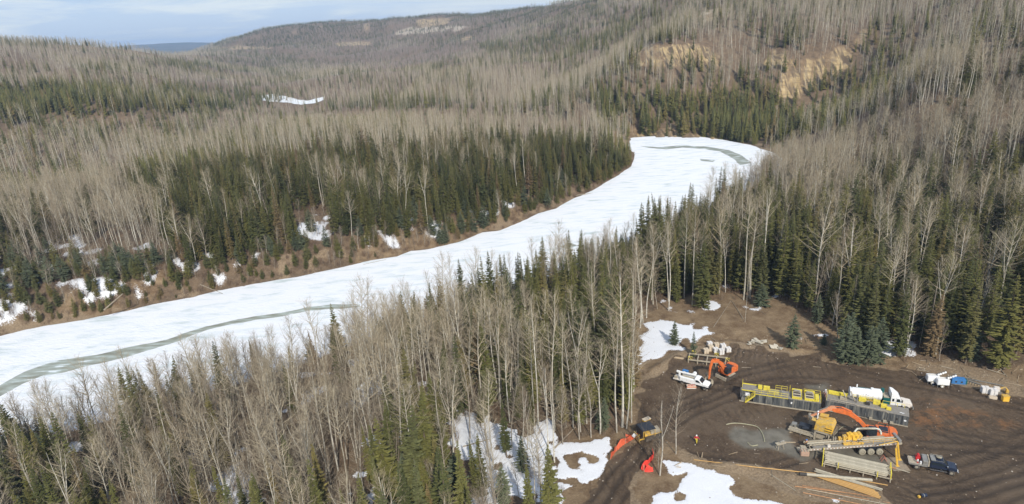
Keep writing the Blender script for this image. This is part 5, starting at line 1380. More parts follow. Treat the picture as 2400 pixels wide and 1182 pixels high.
part(MB().tube([(2.6, .0, .95), (3.1, -.15, .5), (3.4, -.1, .08)], .06, 6).obox((3.0, -.1, .7), (1.0, .1, .2), 0, .4), 'stabiliser_foot', STEEL, t)
part(MB().box(3.2, 3.7, -.02, .3, fz(3.2) + .4, fz(3.2) + .9), 'pale_box', WHITE_D, t, .03)
q = thing('anchor_block', 'pinkish clay coloured concrete block on the ground left of the rig nose', 'block', sgp(W(1886, 1069)), rz - .1)
part(MB().box(-.7, .7, -.2, .9, 0, .95), 'block', mat('pink_clay_block', (.42, .28, .20), .9, var=.2), q, .08)
tb = MB(); [tb.box(-.55 + .45 * i, -.35 + .45 * i, -.15, .85, .96, 1.05) for i in range(3)]; part(tb, 'top_ribs', MUDDY, q)
q = thing('trestle', 'small red trestle standing behind the rig wheels', 'trestle', sgp(W(2072, 1082)), rz)
tb = MB(); [tb.tube([(s * .45, y, 0), (0, y, .9)], .05, 5) for s in (-1, 1) for y in (0, .5)]; tb.tube([(0, -.1, .9), (0, .6, .9)], .05, 5); part(tb, 'frame', mat('faded_red', (.45, .16, .11), .7), q)
q = thing('ground_mat', 'thin flat plate lying under the yellow rig legs', 'mat', sgp(W(2106, 1090)), rz)
part(MB().box(-1.6, 1.2, -1.6, 1.9, 0.02, .07), 'plate', mat('mat_board', (.25, .20, .14), .9, var=.3), q)

# ------------------------------------------------------------------ yellow mud recycling unit
a = W(1847, 1012); b = W(1897, 1027); rz, _ = axis(a, b)
t = thing('mud_recycler', 'tall yellow mud recycling unit with a low muddy platform on its left', 'machine', sgp(a), rz)
part(MB().box(0, 4.3, 0, 2.3, .55, .7), 'platform', MUDDY, t, .02); part(MB().box(-.05, 4.3, -.08, 0, .4, .75), 'platform_edge', MUDDY, t)
pl = MB(); [pl.box(x, x + .2, y, y + .2, 0, .55) for x in (.3, 2.0, 3.8) for y in (.1, 2.0)]; part(pl, 'platform_leg', STEEL, t)
railing(t, [(.1, 0.05, .7), (4.2, 0.05, .7)], .55, .025, MUDDY, 0, post=.45)
part(MB().box(.25, 1.1, .9, 1.8, .7, 1.35), 'control_box', STEEL, t, .04); part(MB().box(.5, .8, .88, .897, .8, 1.1), 'box_opening', PIPE_DK, t)
part(MB().box(1.5, 3.6, .9, 2.2, .7, 1.5).tube([(2.2, .7, 1.2), (3.4, .8, 1.5)], .25, 8), 'pump_set', BLACKP, t, .05)
x0 = 4.35
pf = MB(); [pf.box(x, x + .3, y, y + .25, 0, 2.1) for x in (x0, x0 + 2.3) for y in (-.1, 2.1)]; pf.box(x0, x0 + 2.6, -.1, .15, 1.7, 2.1).box(x0, x0 + 2.6, 2.1, 2.35, 1.7, 2.1)
part(pf, 'portal_frame', MUDDY, t, .03)
part(MB().box(x0 + .2, x0 + 1.9, .4, 2.1, .1, 1.2), 'muddy_hose_pile', MUDDY, t, .1)
part(MB().box(x0 + .32, x0 + 2.28, 2.0, 2.08, .1, 1.7), 'dark_back_plate', PIPE_DK, t)
up_ = part(MB().prism([(x0 - .1, 2.12), (x0 + 2.9, 2.12), (x0 + 3.1, 3.3), (x0 + 2.7, 4.0), (x0 + .1, 3.7)], -.15, 2.5), 'hopper_housing', YELM, t, .04)
part(MB().prism([(x0 + 1.75, 2.3), (x0 + 2.95, 2.3), (x0 + 3.1, 3.3), (x0 + 1.75, 3.3)], -.19, -.153), 'yellow_side_panel', YELB, up_)
for z in (2.45, 2.95): part(MB().box(x0 + 1.7, x0 + 2.85, -.215, -.193, z, z + .17), 'slot', PIPE_DK, up_)
part(MB().obox((x0 + .0, .9, 3.6), (1.4, 1.0, .12), 0, .05).obox((x0 + 1.0, 2.3, 4.1), (1.4, 1.0, .12), 0, -.1), 'roof_flap', YELM, t)
rl = MB(); [rl.tube([(x0 + 3.1 + .12 * i, .2 + .5 * i, 0), (x0 + 3.05 + .05 * i, .2 + .5 * i, 2.6)], .035, 5) for i in range(5)]; part(rl, 'ladder_rail', MUDDY, t)
part(MB().box(x0 + 2.7, x0 + 3.8, -.1, .9, .2, 1.1), 'diesel_pump', STEEL, t, .06)
REC = t

# ------------------------------------------------------------------ pipe racks, loose pipes
a = W(1927, 1094); b = W(2088, 1131); rz, LP_ = axis(a, b)
t = thing('pipe_rack', 'loaded pipe rack with yellow end frames in front of the drill rig', 'rack', sgp(a), rz)
DPR = 3.0
part(MB().box(-.1, LP_ + .1, .0, .14, .5, .7), 'side_beam', MUDDY, t); part(MB().box(-.1, LP_ + .1, DPR - .14, DPR, .5, .7), 'side_beam', MUDDY, t)
for i in range(6):
    x = LP_ * i / 5 * .96 + .2; part(MB().box(x, x + .16, -.12, .02, 0, .62).box(x, x + .16, DPR - .02, DPR + .12, 0, .62).box(x, x + .16, .14, DPR - .14, .45, .62), 'trestle_leg', MUDDY, t)
pr0 = cyl((0, 0, 0), (LP_ - .9, 0, 0), .095, 8)
pm = pr0.mesh('pipe', PIPE); pc_ = MB().tube([(-.04, 0, 0), (.02, 0, 0)], .07, 8).mesh('pipe_bore', PIPE_DK)
rr = random.Random(4)
for lay, (n, z) in enumerate(((14, .80), (14, .985), (13, 1.17), (12, 1.35))):
    for k in range(n):
        o = bpy.data.objects.new('pipe', pm); COL.objects.link(o); o.parent = t
        o.location = (.3 + rr.uniform(-.25, .35), .22 + (DPR - .44) * (k + .5 + (lay % 2) * .3) / (n + .3), z); o.rotation_euler = (0, 0, rr.uniform(-.003, .003))
for x in (0, LP_ - .1):
    e = MB().box(x - .08, x + .06, -.05, .1, .1, 1.75).box(x - .08, x + .06, DPR - .1, DPR + .05, .1, 1.75).box(x - .08, x + .06, .1, DPR - .1, 1.55, 1.7)
    if x: e.tube([(x, .1, .3), (x, 1.2, 1.6)], .06, 4).tube([(x, 1.2, 1.6), (x, 1.9, .4)], .06, 4)
    part(e, 'end_frame', YEL, t)
for x in (2.3, LP_ - 2.1): part(MB().box(x, x + .12, -.18, -.06, .5, 1.6), 'stake', YEL, t)
def pipe(label, p0, p1, r, m, z0=None, z1=None, name='pipe', caps=None, n=10, cat='pipe'):
    a = G(*p0); b = G(*p1); a[2] += (z0 if z0 is not None else r); b[2] += (z1 if z1 is not None else r)
    o = thing(name, label, cat, sgp(a)); d = b - a
    nseg = max(2, int(np.linalg.norm(d) / 2.5))
    P_ = []
    for i in range(nseg + 1):
        q = d * i / nseg; P_.append((q[0], q[1], q[2] + (0 if z0 is not None or i in (0, nseg) else 0)))
    part(MB().tube(P_, r, n), 'barrel', m, o)
    if caps: e = d / np.linalg.norm(d); part(MB().tube([-e * .02, e * caps], r * 1.12, n), 'black_end_cap', PIPE_DK, o)
    else: e = d / np.linalg.norm(d); part(MB().tube([-e * .02, e * .02], r * .7, n), 'bore', PIPE_DK, o)
    return o
pipe('thick pale pipe with a black end lying across the other loose pipes', (1873, 1117), (2043, 1131), .26, PIPE, .55, .45, caps=1.1, n=14)
pipe('very long thin orange yellow pipe reaching left from the pipe pile across the snow edge', (1626, 1079), (1755, 1095), .07, OPIPE, .12, .15)
pipe('continuation of the long orange pipe ending at the pile of loose pipes', (1754, 1095), (1912, 1112), .08, OPIPE, .15, .15)
pipe('thin grey pole lying diagonally down the bank below the orange pipe', (1770, 1090), (1864, 1151), .055, PIPE, .1, .1)
pipe('thin rod sticking out to the right of the loaded pipe rack', (2085, 1098), (2132, 1109), .06, PIPE, .3, .1)
pipe('pale pipe lying behind the loaded rack along its far side', (1945, 1066), (2100, 1102), .09, RPIPE, .3, .3)
ops = [((1914, 1119), (2062, 1170)), ((1917, 1117), (2064, 1167)), ((1921, 1115), (2060, 1162)), ((1925, 1113), (2058, 1158)), ((1930, 1112), (2050, 1152))]
words = ['frontmost', 'second from the front', 'middle', 'second from the back', 'rearmost']
for (p0, p1), wd_ in zip(ops, words): pipe('%s of the five orange pipes lying side by side in the pile' % wd_, p0, p1, .14, OPIPE, .16, .16)
gps = [((1910, 1104), (2068, 1152)), ((1912, 1107), (2066, 1155)), ((1908, 1109), (2050, 1150)), ((1913, 1111), (2046, 1146))]
for (p0, p1), wd_ in zip(gps, ('rearmost', 'second', 'third', 'frontmost')): pipe('%s of the four pale grey pipes crossing over the orange ones' % wd_, p0, p1, .11, PIPE, .42, .40)
pipe('short orange pipe at the right of the pile, pointing at the rack', (2008, 1127), (2080, 1140), .09, OPIPE, .2, .2)
pipe('rusty pipe nearest the left of the pile', (1863, 1141), (2006, 1159), .06, RPIPE, .1, .1)
pipe('rusty pipe below the orange ones, partly buried', (1880, 1139), (2060, 1168), .05, RPIPE, .08, .08)
pipe('long pale pole along the bottom edge of the pile', (1888, 1147), (2080, 1184), .055, PIPE, .1, .1)
pipe('long rusty pole running off the bottom of the picture below the pile', (1882, 1156), (2030, 1186), .055, RPIPE, .1, .1)
pipe('rusty rod between the orange pipes and the long pale pole', (1905, 1150), (2085, 1180), .05, RPIPE, .1, .1)
pipe('short square timber under the left ends of the orange pipes', (1897, 1113), (1917, 1116), .16, OPIPE, .18, .18, n=4, cat='timber')

a = W(1612, 851); b = W(1703, 862); rz, LE = axis(a, b)
t = thing('pipe_rack', 'empty pipe rack with yellow end brackets behind the smaller excavator', 'rack', sgp(a), rz)
for y in (0, 2.9): part(MB().box(0, LE, y - .1, y + .1, .75, 1.0), 'side_beam', MUDDY, t)
for i in range(5):
    x = LE * i / 4 * .95 + .1; part(MB().box(x - .1, x + .1, .1, 2.8, .8, .95), 'cross_beam', MUDDY, t)
    part(MB().box(x - .1, x + .1, -.1, .1, 0, .75).box(x - .1, x + .1, 2.8, 3.0, 0, .75), 'trestle_leg', MUDDY, t)
for x, y in ((.1, -.05), (.6, 2.95), (5.6, 2.95), (LE - .3, 1.2)):
    part(MB().tube([(x, y, .95), (x, y, 1.75), (x + .8, y, 1.75), (x + .8, y, .95), (x, y, 1.75)], .055, 4), 'end_bracket', YEL, t)
part(MB().obox((-2.1, .8, .45), (2.4, .25, .12), .5, .3).obox((-1.9, 1.2, .45), (2.4, .25, .12), .55, .3), 'ramp_plank', WOOD, t)

# sack pallets
def sacks(label, px, py, n, m, rows=3, name='sack_pallet', rzz=0.1, wd=1.15):
    g = G(px, py); t = thing(name, label, 'pallet', sgp(g), rzz)
    part(MB().box(-wd / 2, wd / 2, -.55, .55, 0.02, .14), 'pallet', WOOD, t)
    r = random.Random(int(px)); base = None
    for l in range(n):
        for i in range(2):
            for j in range(3):
                if base is None:
                    mb = MB().box(-wd / 4 + .01, wd / 4 - .01, -.175, .175, 0, .2); base = part(mb, 'sack', m, t, .05)
                    o = base
                else: o = dup(base, t)
                o.location = ((i - .5) * wd / 2 + r.uniform(-.02, .02), (j - 1) * .36 + r.uniform(-.02, .02), .145 + l * .205); o.rotation_euler = (0, 0, r.uniform(-.05, .05))
    return t
sacks('rounded tan sack pallet at the front left of the pallet group', 1654, 828, 5, SACK_T); sacks('tan sack pallet in the second row of the group', 1665, 822, 6, SACK_T)
sacks('pallet of white sacks with a tan top, third from the left', 1677, 826, 5, SACK); sacks('tan sack pallet behind the third white one', 1679, 817, 6, SACK_T)
sacks('frontmost white sack pallet of the double row', 1690, 831, 6, SACK); sacks('white sack pallet behind the front white one', 1694, 821, 7, SACK)
sacks('white sack pallet at the right end of the group', 1706, 825, 5, SACK); sacks('greyish sack pallet at the back left of the group', 1663, 812, 5, SACK)
sacks('leftmost white sack pallet by the tree line at right', 2307, 921, 6, SACK, rzz=-.25, wd=1.35); sacks('right hand white sack pallet of the pair by the tree line', 2326, 926, 6, SACK, rzz=-.25, wd=1.35)
g = G(2326, 935); t = thing('cardboard_bundle', 'low tan bundle in front of the right hand sack pallet', 'bundle', sgp(g), -.25); part(MB().box(-.7, .7, -.3, .3, 0, .55), 'bundle', SACK_T, t, .05); part(MB().box(-.72, .72, -.05, .05, .0, .56), 'strap', WOOD, t)
g = G(2355, 940); t = thing('yellow_bin', 'bright yellow metal bin standing at the edge of the clearing at right', 'bin', sgp(g), -.2)
part(MB().box(-.55, .55, -.4, .4, .05, 1.15), 'bin_body', YELB, t, .04); part(MB().box(-.6, .6, -.45, .45, 1.151, 1.22), 'lid', YELM, t, .02); part(MB().box(-.5, .5, -.4, .4, 0, .05), 'base', STEEL, t)
g = G(2344, 922); t = thing('small_backhoe', 'small yellow and white backhoe attachment behind the yellow bin', 'attachment', sgp(g), -.4)
part(MB().box(-1.2, -.2, -.4, .4, .4, 1.3), 'housing', WHITE_D, t, .08); part(MB().tube([(-.2, 0, 1.0), (.6, 0, 1.5), (1.1, 0, .9)], [.16, .14, .12], 6), 'arm', YELM, t, .0); part(MB().box(.8, 1.3, -.3, .3, .3, .9), 'bucket', YELM, t, .05)
part(MB().box(-1.1, .1, -.35, .35, 0, .4), 'base', STEEL, t, .03)
for i, (lb, p0, p1) in enumerate((('long steel beam along the tree line behind the white sack pallets', (2256, 889), (2352, 906)), ('second steel beam lying in front of the longer one by the tree line', (2262, 893), (2300, 903)))):
    a = G(*p0); b = G(*p1); rz, L = axis(a, b); t = thing('steel_beam', lb, 'beam', sgp(a), rz)
    part(MB().box(0, L, -.18, .18, .30, .36).box(0, L, -.03, .03, .06, .30).box(0, L, -.18, .18, 0, .06), 'i_section', STEEL, t)
    sk = MB(); [sk.box(L * k / 6, L * k / 6 + .15, -.6, .6, -.02, .12) for k in range(1, 6)]; part(sk, 'sleeper', WOOD, t)
g = G(1620, 909); t = thing('supply_crate', 'open crate with red lettering in front of the white service truck', 'crate', sgp(g), -.12)
part(MB().box(-.95, .95, -.5, .5, 0, .55), 'crate_body', WHITE_D, t, .03); part(MB().box(-.88, .88, -.43, .43, .56, .6), 'contents', SACK_T, t)
r = random.Random(3); mb = MB()
for i in range(7): mb.obox((-.65 + i * .21, r.uniform(-.1, .1), .63), (.14, .3, .04), r.uniform(-.6, .6))
part(mb, 'red_packets', RED, t); part(MB().box(-.97, .97, -.53, -.503, .35, .56), 'orange_rim', ORANGE, t)
g = G(1627, 898); t = thing('tan_crate', 'tan crate standing between the lettered crate and the white service truck', 'crate', sgp(g), -.12); part(MB().box(-.75, .75, -.5, .4, 0, .8), 'crate_body', SACK_T, t, .04); part(MB().box(-.78, .78, -.53, .43, .801, .86), 'lid', MUDDY, t, .01)

# ------------------------------------------------------------------ light towers, generator
def light_tower(label, px, py, rz):
    g = G(px, py); t = thing('light_tower', label, 'light tower', sgp(g), rz)
    part(MB().box(-1.1, 1.1, -.65, .65, .55, 1.75), 'housing', WHITE, t, .06); part(MB().box(-.9, .9, -.67, -.652, .75, 1.6), 'side_door', WHITE, t, .0)
    part(MB().box(-1.2, 1.9, -.08, .08, .42, .54).box(-1.2, 1.2, -.6, .6, .45, .54), 'trailer_frame', BLACKP, t)
    part(MB().tube([(1.2, 0, .5), (1.2, 0, 2.6)], .07, 6).tube([(-1.0, 0, 1.85), (1.2, 0, 1.9)], .06, 5), 'mast', STEEL, t)
    for y in (-.78, .78): wheel(t, -.2, y, .36, .36, .2, TYRE_M if y < 0 else TYRE, WHITE)
    for i, (dx, dz) in enumerate(((.0, 2.25), (.42, 2.5), (-.35, 2.1), (.8, 2.7))):
        l = part(MB().tube([(1.2 + dx, -.28, dz), (1.2 + dx, .1, dz + .05)], [.24, .14], 14), 'lamp', STEEL, t); part(MB().tube([(1.2 + dx, -.31, dz), (1.2 + dx, -.285, dz)], .22, 14), 'lamp_glass', WHITE, l)
    part(MB().tube([(.6, 0, 2.0), (2.2, 0, 2.75)], .05, 5), 'lamp_bar', STEEL, t)
    part(MB().tube([(1.0, -.7, 0), (1.0, -.7, .6)], .04, 5).tube([(-1.0, -.75, 0), (-1.0, -.7, .6)], .04, 5), 'jack', STEEL, t); return t
light_tower('white light tower trailer at the far left of the pair by the tree line', 2184, 897, -.25)
light_tower('white light tower trailer nearer the blue generator', 2207, 905, -.25)
g = G(2244, 900); t = thing('generator', 'blue generator box by the tree line, right of the light towers', 'generator', sgp(g), -.3)
part(MB().box(-1.3, 1.2, -.6, .6, .25, 1.35), 'housing', BLUE, t, .06); part(MB().box(-1.35, 1.45, -.55, .55, .08, .24), 'skid', STEEL, t); part(MB().box(1.22, 1.5, -.5, .5, .3, 1.2), 'radiator', GREEN, t, .03)
for x in (-.7, .3): part(MB().box(x, x + .35, -.62, -.603, .6, .95), 'louvre', PIPE_DK, t)
part(MB().box(-1.25, 1.0, -.5, .5, 1.351, 1.37), 'lid', BLUE, t); part(MB().tube([(1.4, -.3, 1.1), (1.4, -.3, 1.5), (1.4, .4, 1.5)], .05, 5), 'pipe_frame', STEEL, t)
g = G(2188, 903); t = thing('small_pump', 'small blue and white pump beside the leftmost light tower', 'pump', sgp(g), 0.2); part(MB().box(-.4, .3, -.25, .25, .1, .5), 'motor', NAVY, t, .04); part(cyl((.3, -.1, .35), (.7, -.1, .35), .2, 10), 'housing', WHITE, t); part(MB().box(-.45, .7, -.3, .3, 0, .09), 'skid', STEEL, t)

# ------------------------------------------------------------------ yellow machine with black canopy on the access road
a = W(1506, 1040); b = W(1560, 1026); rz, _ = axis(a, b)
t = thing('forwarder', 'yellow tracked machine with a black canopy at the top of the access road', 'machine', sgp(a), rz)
for y in (.1, 2.2):
    o = arc((4.2, .5), .5, -math.pi / 2, math.pi / 2, 6) + arc((1.2, .5), .5, math.pi / 2, 1.5 * math.pi, 6); part(MB().prism(o, y, y + .5), 'track', TRACK, t)
part(MB().box(.9, 4.4, .65, 2.15, .5, 1.2), 'body', YELM, t, .05)
part(MB().box(2.3, 4.6, .6, 2.2, 1.2, 1.9), 'engine_hood', MUDDY, t, .08)
t.scale = (.88, .88, .9)
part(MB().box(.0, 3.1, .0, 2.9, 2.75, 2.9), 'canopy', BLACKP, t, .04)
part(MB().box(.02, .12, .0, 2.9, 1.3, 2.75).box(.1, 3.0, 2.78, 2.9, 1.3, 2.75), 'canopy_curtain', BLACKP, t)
cp_ = MB(); [cp_.box(x, x + .1, y, y + .1, 1.1, 2.75) for x in (.15, 2.9) for y in (.05, 2.7)]; part(cp_, 'canopy_post', YELM, t)
part(MB().box(-.75, -.55, -.1, 3.0, .25, .55).box(-.75, -.55, .2, .5, .55, 1.5).box(-.75, -.55, 1.2, 1.5, .55, 1.5).box(-.75, -.55, 2.3, 2.6, .55, 1.5).box(-.75, -.55, .2, 2.6, 1.35, 1.6), 'blade_frame', mat('mud_smeared_yellow', (.50, .36, .13), .7, var=.25, dirt=.5, dirtcol=(.25,.2,.14)), t, .03)
part(MB().box(-.55, 1.0, .5, .7, .45, .7).box(-.55, 1.0, 2.1, 2.3, .45, .7), 'push_arm', YELM, t, .02)
part(MB().box(4.6, 5.2, .9, 2.0, .8, 1.3), 'rear_winch', YELM, t, .06)
part(MB().box(.9, 2.2, .7, 2.1, 1.2, 1.7), 'seat_platform', YELM, t, .03)
g = G(1515, 986); t = thing('tan_box', 'small tan box on the ground behind the yellow tracked machine', 'box', sgp(g), .5); part(MB().box(-.8, .8, -.45, .45, 0, .4), 'box_body', YELM, t, .05); part(MB().box(-.82, .82, -.47, .47, .401, .45), 'lid', SACK_T, t)

# ------------------------------------------------------------------ safety net fences and the white diamond sign
def net(label, P, h, m, slump=.3, seed=1):
    pts_ = [G(*p) for p in P]; a = pts_[0]; t = thing('safety_fence', label, 'fence', sgp(a)); r = random.Random(seed)
    mb = MB(); Q = []
    for i in range(len(pts_) - 1):
        L = np.linalg.norm(pts_[i + 1] - pts_[i]); n = max(2, int(L / .35))
        for k in range(n): Q.append(pts_[i] + (pts_[i + 1] - pts_[i]) * k / n)
    Q.append(pts_[-1]); rows = 5; b0 = []
    for i, q in enumerate(Q):
        g0 = float(gheight(q[0], q[1])); hh = h * (.72 + .35 * math.sin(i * .8 + seed) * math.cos(i * .31)); ln = slump * math.sin(i * .37 + seed)
        for k in range(rows):
            u = k / (rows - 1); mb.v.append(np.array((q[0] - a[0] + ln * u + .05 * r.uniform(-1, 1), q[1] - a[1] + .3 * u + .05 * r.uniform(-1, 1), g0 - a[2] + .02 + hh * u)))
    for i in range(len(Q) - 1):
        for k in range(rows - 1): mb.f.append((i * rows + k, (i + 1) * rows + k, (i + 1) * rows + k + 1, i * rows + k + 1))
    o = part(mb, 'netting', m, t); so_ = o.modifiers.new('thickness', 'SOLIDIFY'); so_.thickness = .02
    for i in range(0, len(Q), 7):
        q = Q[i]; part(MB().tube([(q[0] - a[0], q[1] - a[1], float(gheight(q[0], q[1])) - a[2]), (q[0] - a[0], q[1] - a[1] + .1, float(gheight(q[0], q[1])) - a[2] + h + .2)], .035, 5), 'stake', WOOD, t)
    return t
net('orange safety net fence running down the left side of the access road', [(1430, 1078), (1444, 1058), (1462, 1043), (1480, 1032), (1495, 1025)], 1.25, NET)
net('short orange safety net beside the white diamond sign', [(1466, 1025), (1480, 1026), (1492, 1029)], .8, NET, seed=3)
net('bright red safety net on the right side of the access road by bare poplars', [(1508, 1106), (1514, 1094), (1524, 1084), (1531, 1074), (1533, 1064)], 1.3, NETR, .4, 5)
net('red net lying folded at the foot of the bright safety net', [(1510, 1107), (1522, 1107), (1531, 1106)], 1.2, NETR, .5, 8)
g = G(1486, 1034); t = thing('road_sign', 'white diamond sign on a post where the orange fence meets the road', 'sign', sgp(g))
part(MB().tube([(0, 0, 0), (0, 0, 1.5)], .04, 6), 'post', WOOD, t); part(MB().prism([(0, .75), (.45, 1.25), (0, 1.8), (-.45, 1.25)], -.06, -.035), 'sign_board', WHITE, t)

# hose from the tank to the pond, pump stand
def hose(label, P, r, m, name='hose'):
    Q = [np.array(G(*p)) for p in P]; Q = [q + [0, 0, r] for q in Q]; a = Q[0].copy(); o = []
    for i in range(len(Q) - 1):
        p0 = Q[max(i - 1, 0)]; p1 = Q[i]; p2 = Q[i + 1]; p3 = Q[min(i + 2, len(Q) - 1)]
        for k in range(6):
            u = k / 6; o.append(.5 * ((2 * p1) + (-p0 + p2) * u + (2 * p0 - 5 * p1 + 4 * p2 - p3) * u * u + (-p0 + 3 * p1 - 3 * p2 + p3) * u ** 3) - a)
    o.append(Q[-1] - a); t = MB().tube(o, r, 7).build(name, m); t.location = sgp(a); tag(t, label, 'hose'); return t
HOSE = mat('green_grey_hose', (.33, .31, .20), .7, var=.2)
hose('grey green hose curving from behind the mud unit down into the slurry pond', [(1702, 996), (1722, 993), (1752, 996), (1775, 1002), (1787, 1018), (1792, 1036)], .09, HOSE)
hose('short hose end lying at the left edge of the slurry pond', [(1752, 1038), (1762, 1046), (1776, 1044)], .08, HOSE)
hose('black cable trailing over the mud from the mud unit to the large excavator', [(1948, 1030), (1960, 1015), (1972, 1003), (1982, 1000)], .05, HOSE)
g = G(1828, 1052); t = thing('pump_stand', 'spindly muddy pump stand standing in the slurry pond', 'pump', sgp(g), .2)
part(MB().box(-.9, .9, -.35, .35, 1.1, 1.25), 'top_plate', MUDDY, t, .02)
tb = MB(); [tb.tube([(x, y, 0), (x * .6, y * .6, 1.1)], .06, 5) for x in (-.6, .6) for y in (-.3, .3)]; part(tb, 'frame_leg', MUDDY, t); part(MB().tube([(0, 0, .3), (0, 0, 1.5), (.7, 0, 1.6)], .1, 7), 'suction_pipe', STEEL, t)
for lb, p0, p1 in (('pale plank lying in the slurry pond right of the pump stand', (1836, 1037), (1865, 1037)), ('short plank by the front edge of the first mud tank', (1850, 1014), (1862, 1012))):
    a = G(*p0); b = G(*p1); rz, L = axis(a, b); t = MB().box(0, L, -.12, .12, 0, .06).build('plank', WOOD); t.location = sgp(a); t.rotation_euler = (0, 0, rz); tag(t, lb, 'plank')
g = G(2164, 1165); t = thing('barrel', 'dark barrel lying on the bank at the bottom right', 'barrel', sgp(g), .1); part(MB().tube([(-.45, 0, .3), (.45, 0, .3)], .3, 16), 'drum', NAVY, t); part(MB().tube([(-.1, 0, .3), (.0, 0, .3)], .31, 16), 'hoop', STEEL, t); part(MB().box(-.95, -.55, -.2, .2, 0, .35), 'yellow_cap', YELM, t, .05)

# ------------------------------------------------------------------ people
def skin(name, V_, E_, R_, m, parent, sub=1, root=0):
    me = bpy.data.meshes.new(name); me.from_pydata(V_, E_, []); me.materials.append(m)
    o = bpy.data.objects.new(name, me); COL.objects.link(o); o.parent = parent
    me.skin_vertices or None
    md = o.modifiers.new('skin', 'SKIN'); md.use_smooth_shade = True
    if not me.skin_vertices: me.attributes
    sv = me.skin_vertices[0].data
    for i, r in enumerate(R_): sv[i].radius = (r, r); sv[i].use_root = (i == root)
    s_ = o.modifiers.new('sub', 'SUBSURF'); s_.levels = sub; s_.render_levels = sub
    return o
def person(label, loc, rz, jacket, trousers, hat, la=((-.32, .05, 1.2), (-.42, .25, 1.0)), ra=((.32, .05, 1.2), (.42, .25, 1.0)), lf=(-.12, .05), rf=(.14, -.1)):
    t = thing('person', label, 'person', sgp(loc), rz)
    J_ = [(0, 0, .95), (0, 0, 1.2), (0, 0, 1.43), (0, 0, 1.52), (0, .01, 1.62), (0, .02, 1.72),
          (-.19, 0, 1.42), la[0], la[1], (.19, 0, 1.42), ra[0], ra[1],
          (-.1, 0, .9), (lf[0], lf[1] + .04, .48), (lf[0], lf[1], .07), (lf[0], lf[1] + .16, .03),
          (.1, 0, .9), (rf[0], rf[1] + .04, .48), (rf[0], rf[1], .07), (rf[0], rf[1] + .16, .03)]
    E_ = [(0, 1), (1, 2), (2, 3), (3, 4), (4, 5), (2, 6), (6, 7), (7, 8), (2, 9), (9, 10), (10, 11), (0, 12), (12, 13), (13, 14), (14, 15), (0, 16), (16, 17), (17, 18), (18, 19)]
    R_ = [.13, .13, .14, .055, .09, .085, .07, .045, .035, .07, .045, .035, .09, .065, .045, .04, .09, .065, .045, .04]
    skin('body', J_, E_, R_, SKIN, t)
    jm = mat('jacket_cloth', jacket, .85, var=.15); tm = mat('trouser_cloth', trousers, .85, var=.15)
    f = lambda a, b, u: tuple(a[i] + (b[i] - a[i]) * u for i in range(3))
    skin('jacket', [J_[0], J_[1], J_[2], J_[6], J_[7], f(J_[7], J_[8], .8), J_[9], J_[10], f(J_[10], J_[11], .8)], [(0, 1), (1, 2), (2, 3), (3, 4), (4, 5), (2, 6), (6, 7), (7, 8)], [.155, .16, .165, .09, .065, .055, .09, .065, .055], jm, t)
    skin('trousers', [J_[0], J_[12], J_[13], f(J_[13], J_[14], .85), J_[16], J_[17], f(J_[17], J_[18], .85)], [(0, 1), (1, 2), (2, 3), (0, 4), (4, 5), (5, 6)], [.15, .115, .085, .07, .115, .085, .07], tm, t)
    part(MB().tube([(0, .01, 1.66), (0, .01, 1.74), (0, .01, 1.80), (0, .01, 1.82)], [.125, .12, .08, .02], 12).xpoly([(-.13, .0), (-.1, .2), (.1, .2), (.13, .0)], 1.665, 1.68), 'hard_hat', mat('hard_hat_shell', hat, .4, var=.05), t)
    for q in (14, 18): part(MB().box(J_[q][0] - .055, J_[q][0] + .055, J_[q][1] - .09, J_[q][1] + .2, 0, .12), 'boot', PIPE_DK, t, .03)
    return t
person('person in a red jacket and yellow trousers walking on the mud left of the pond', G(1632, 1039), 2.6, (.55, .03, .04), (.62, .50, .05), (.75, .75, .72), la=((-.40, .1, 1.25), (-.62, .2, 1.15)), lf=(-.12, .22), rf=(.12, -.25))
person('person in tan jacket and blue hard hat at the nose of the drill rig', W(1889, 1050, 0), .6, (.42, .25, .13), (.36, .32, .24), (.05, .22, .62), lf=(-.22, .1), rf=(.22, -.1))
pt_ = on(REC, (4.5, 1.0, 3.67)); person('person in white overalls standing on top of the yellow mud unit', pt_, 1.2, (.7, .7, .68), (.55, .55, .53), (.8, .8, .8))
pt_ = np.array(a2) + [.35, .9, 0]; pt_[2] = PZ + H2 + .06; person('person in pale jacket and brown trousers at the left end of the long tank', pt_, 2.0, (.5, .45, .44), (.32, .18, .15), (.82, .82, .82))

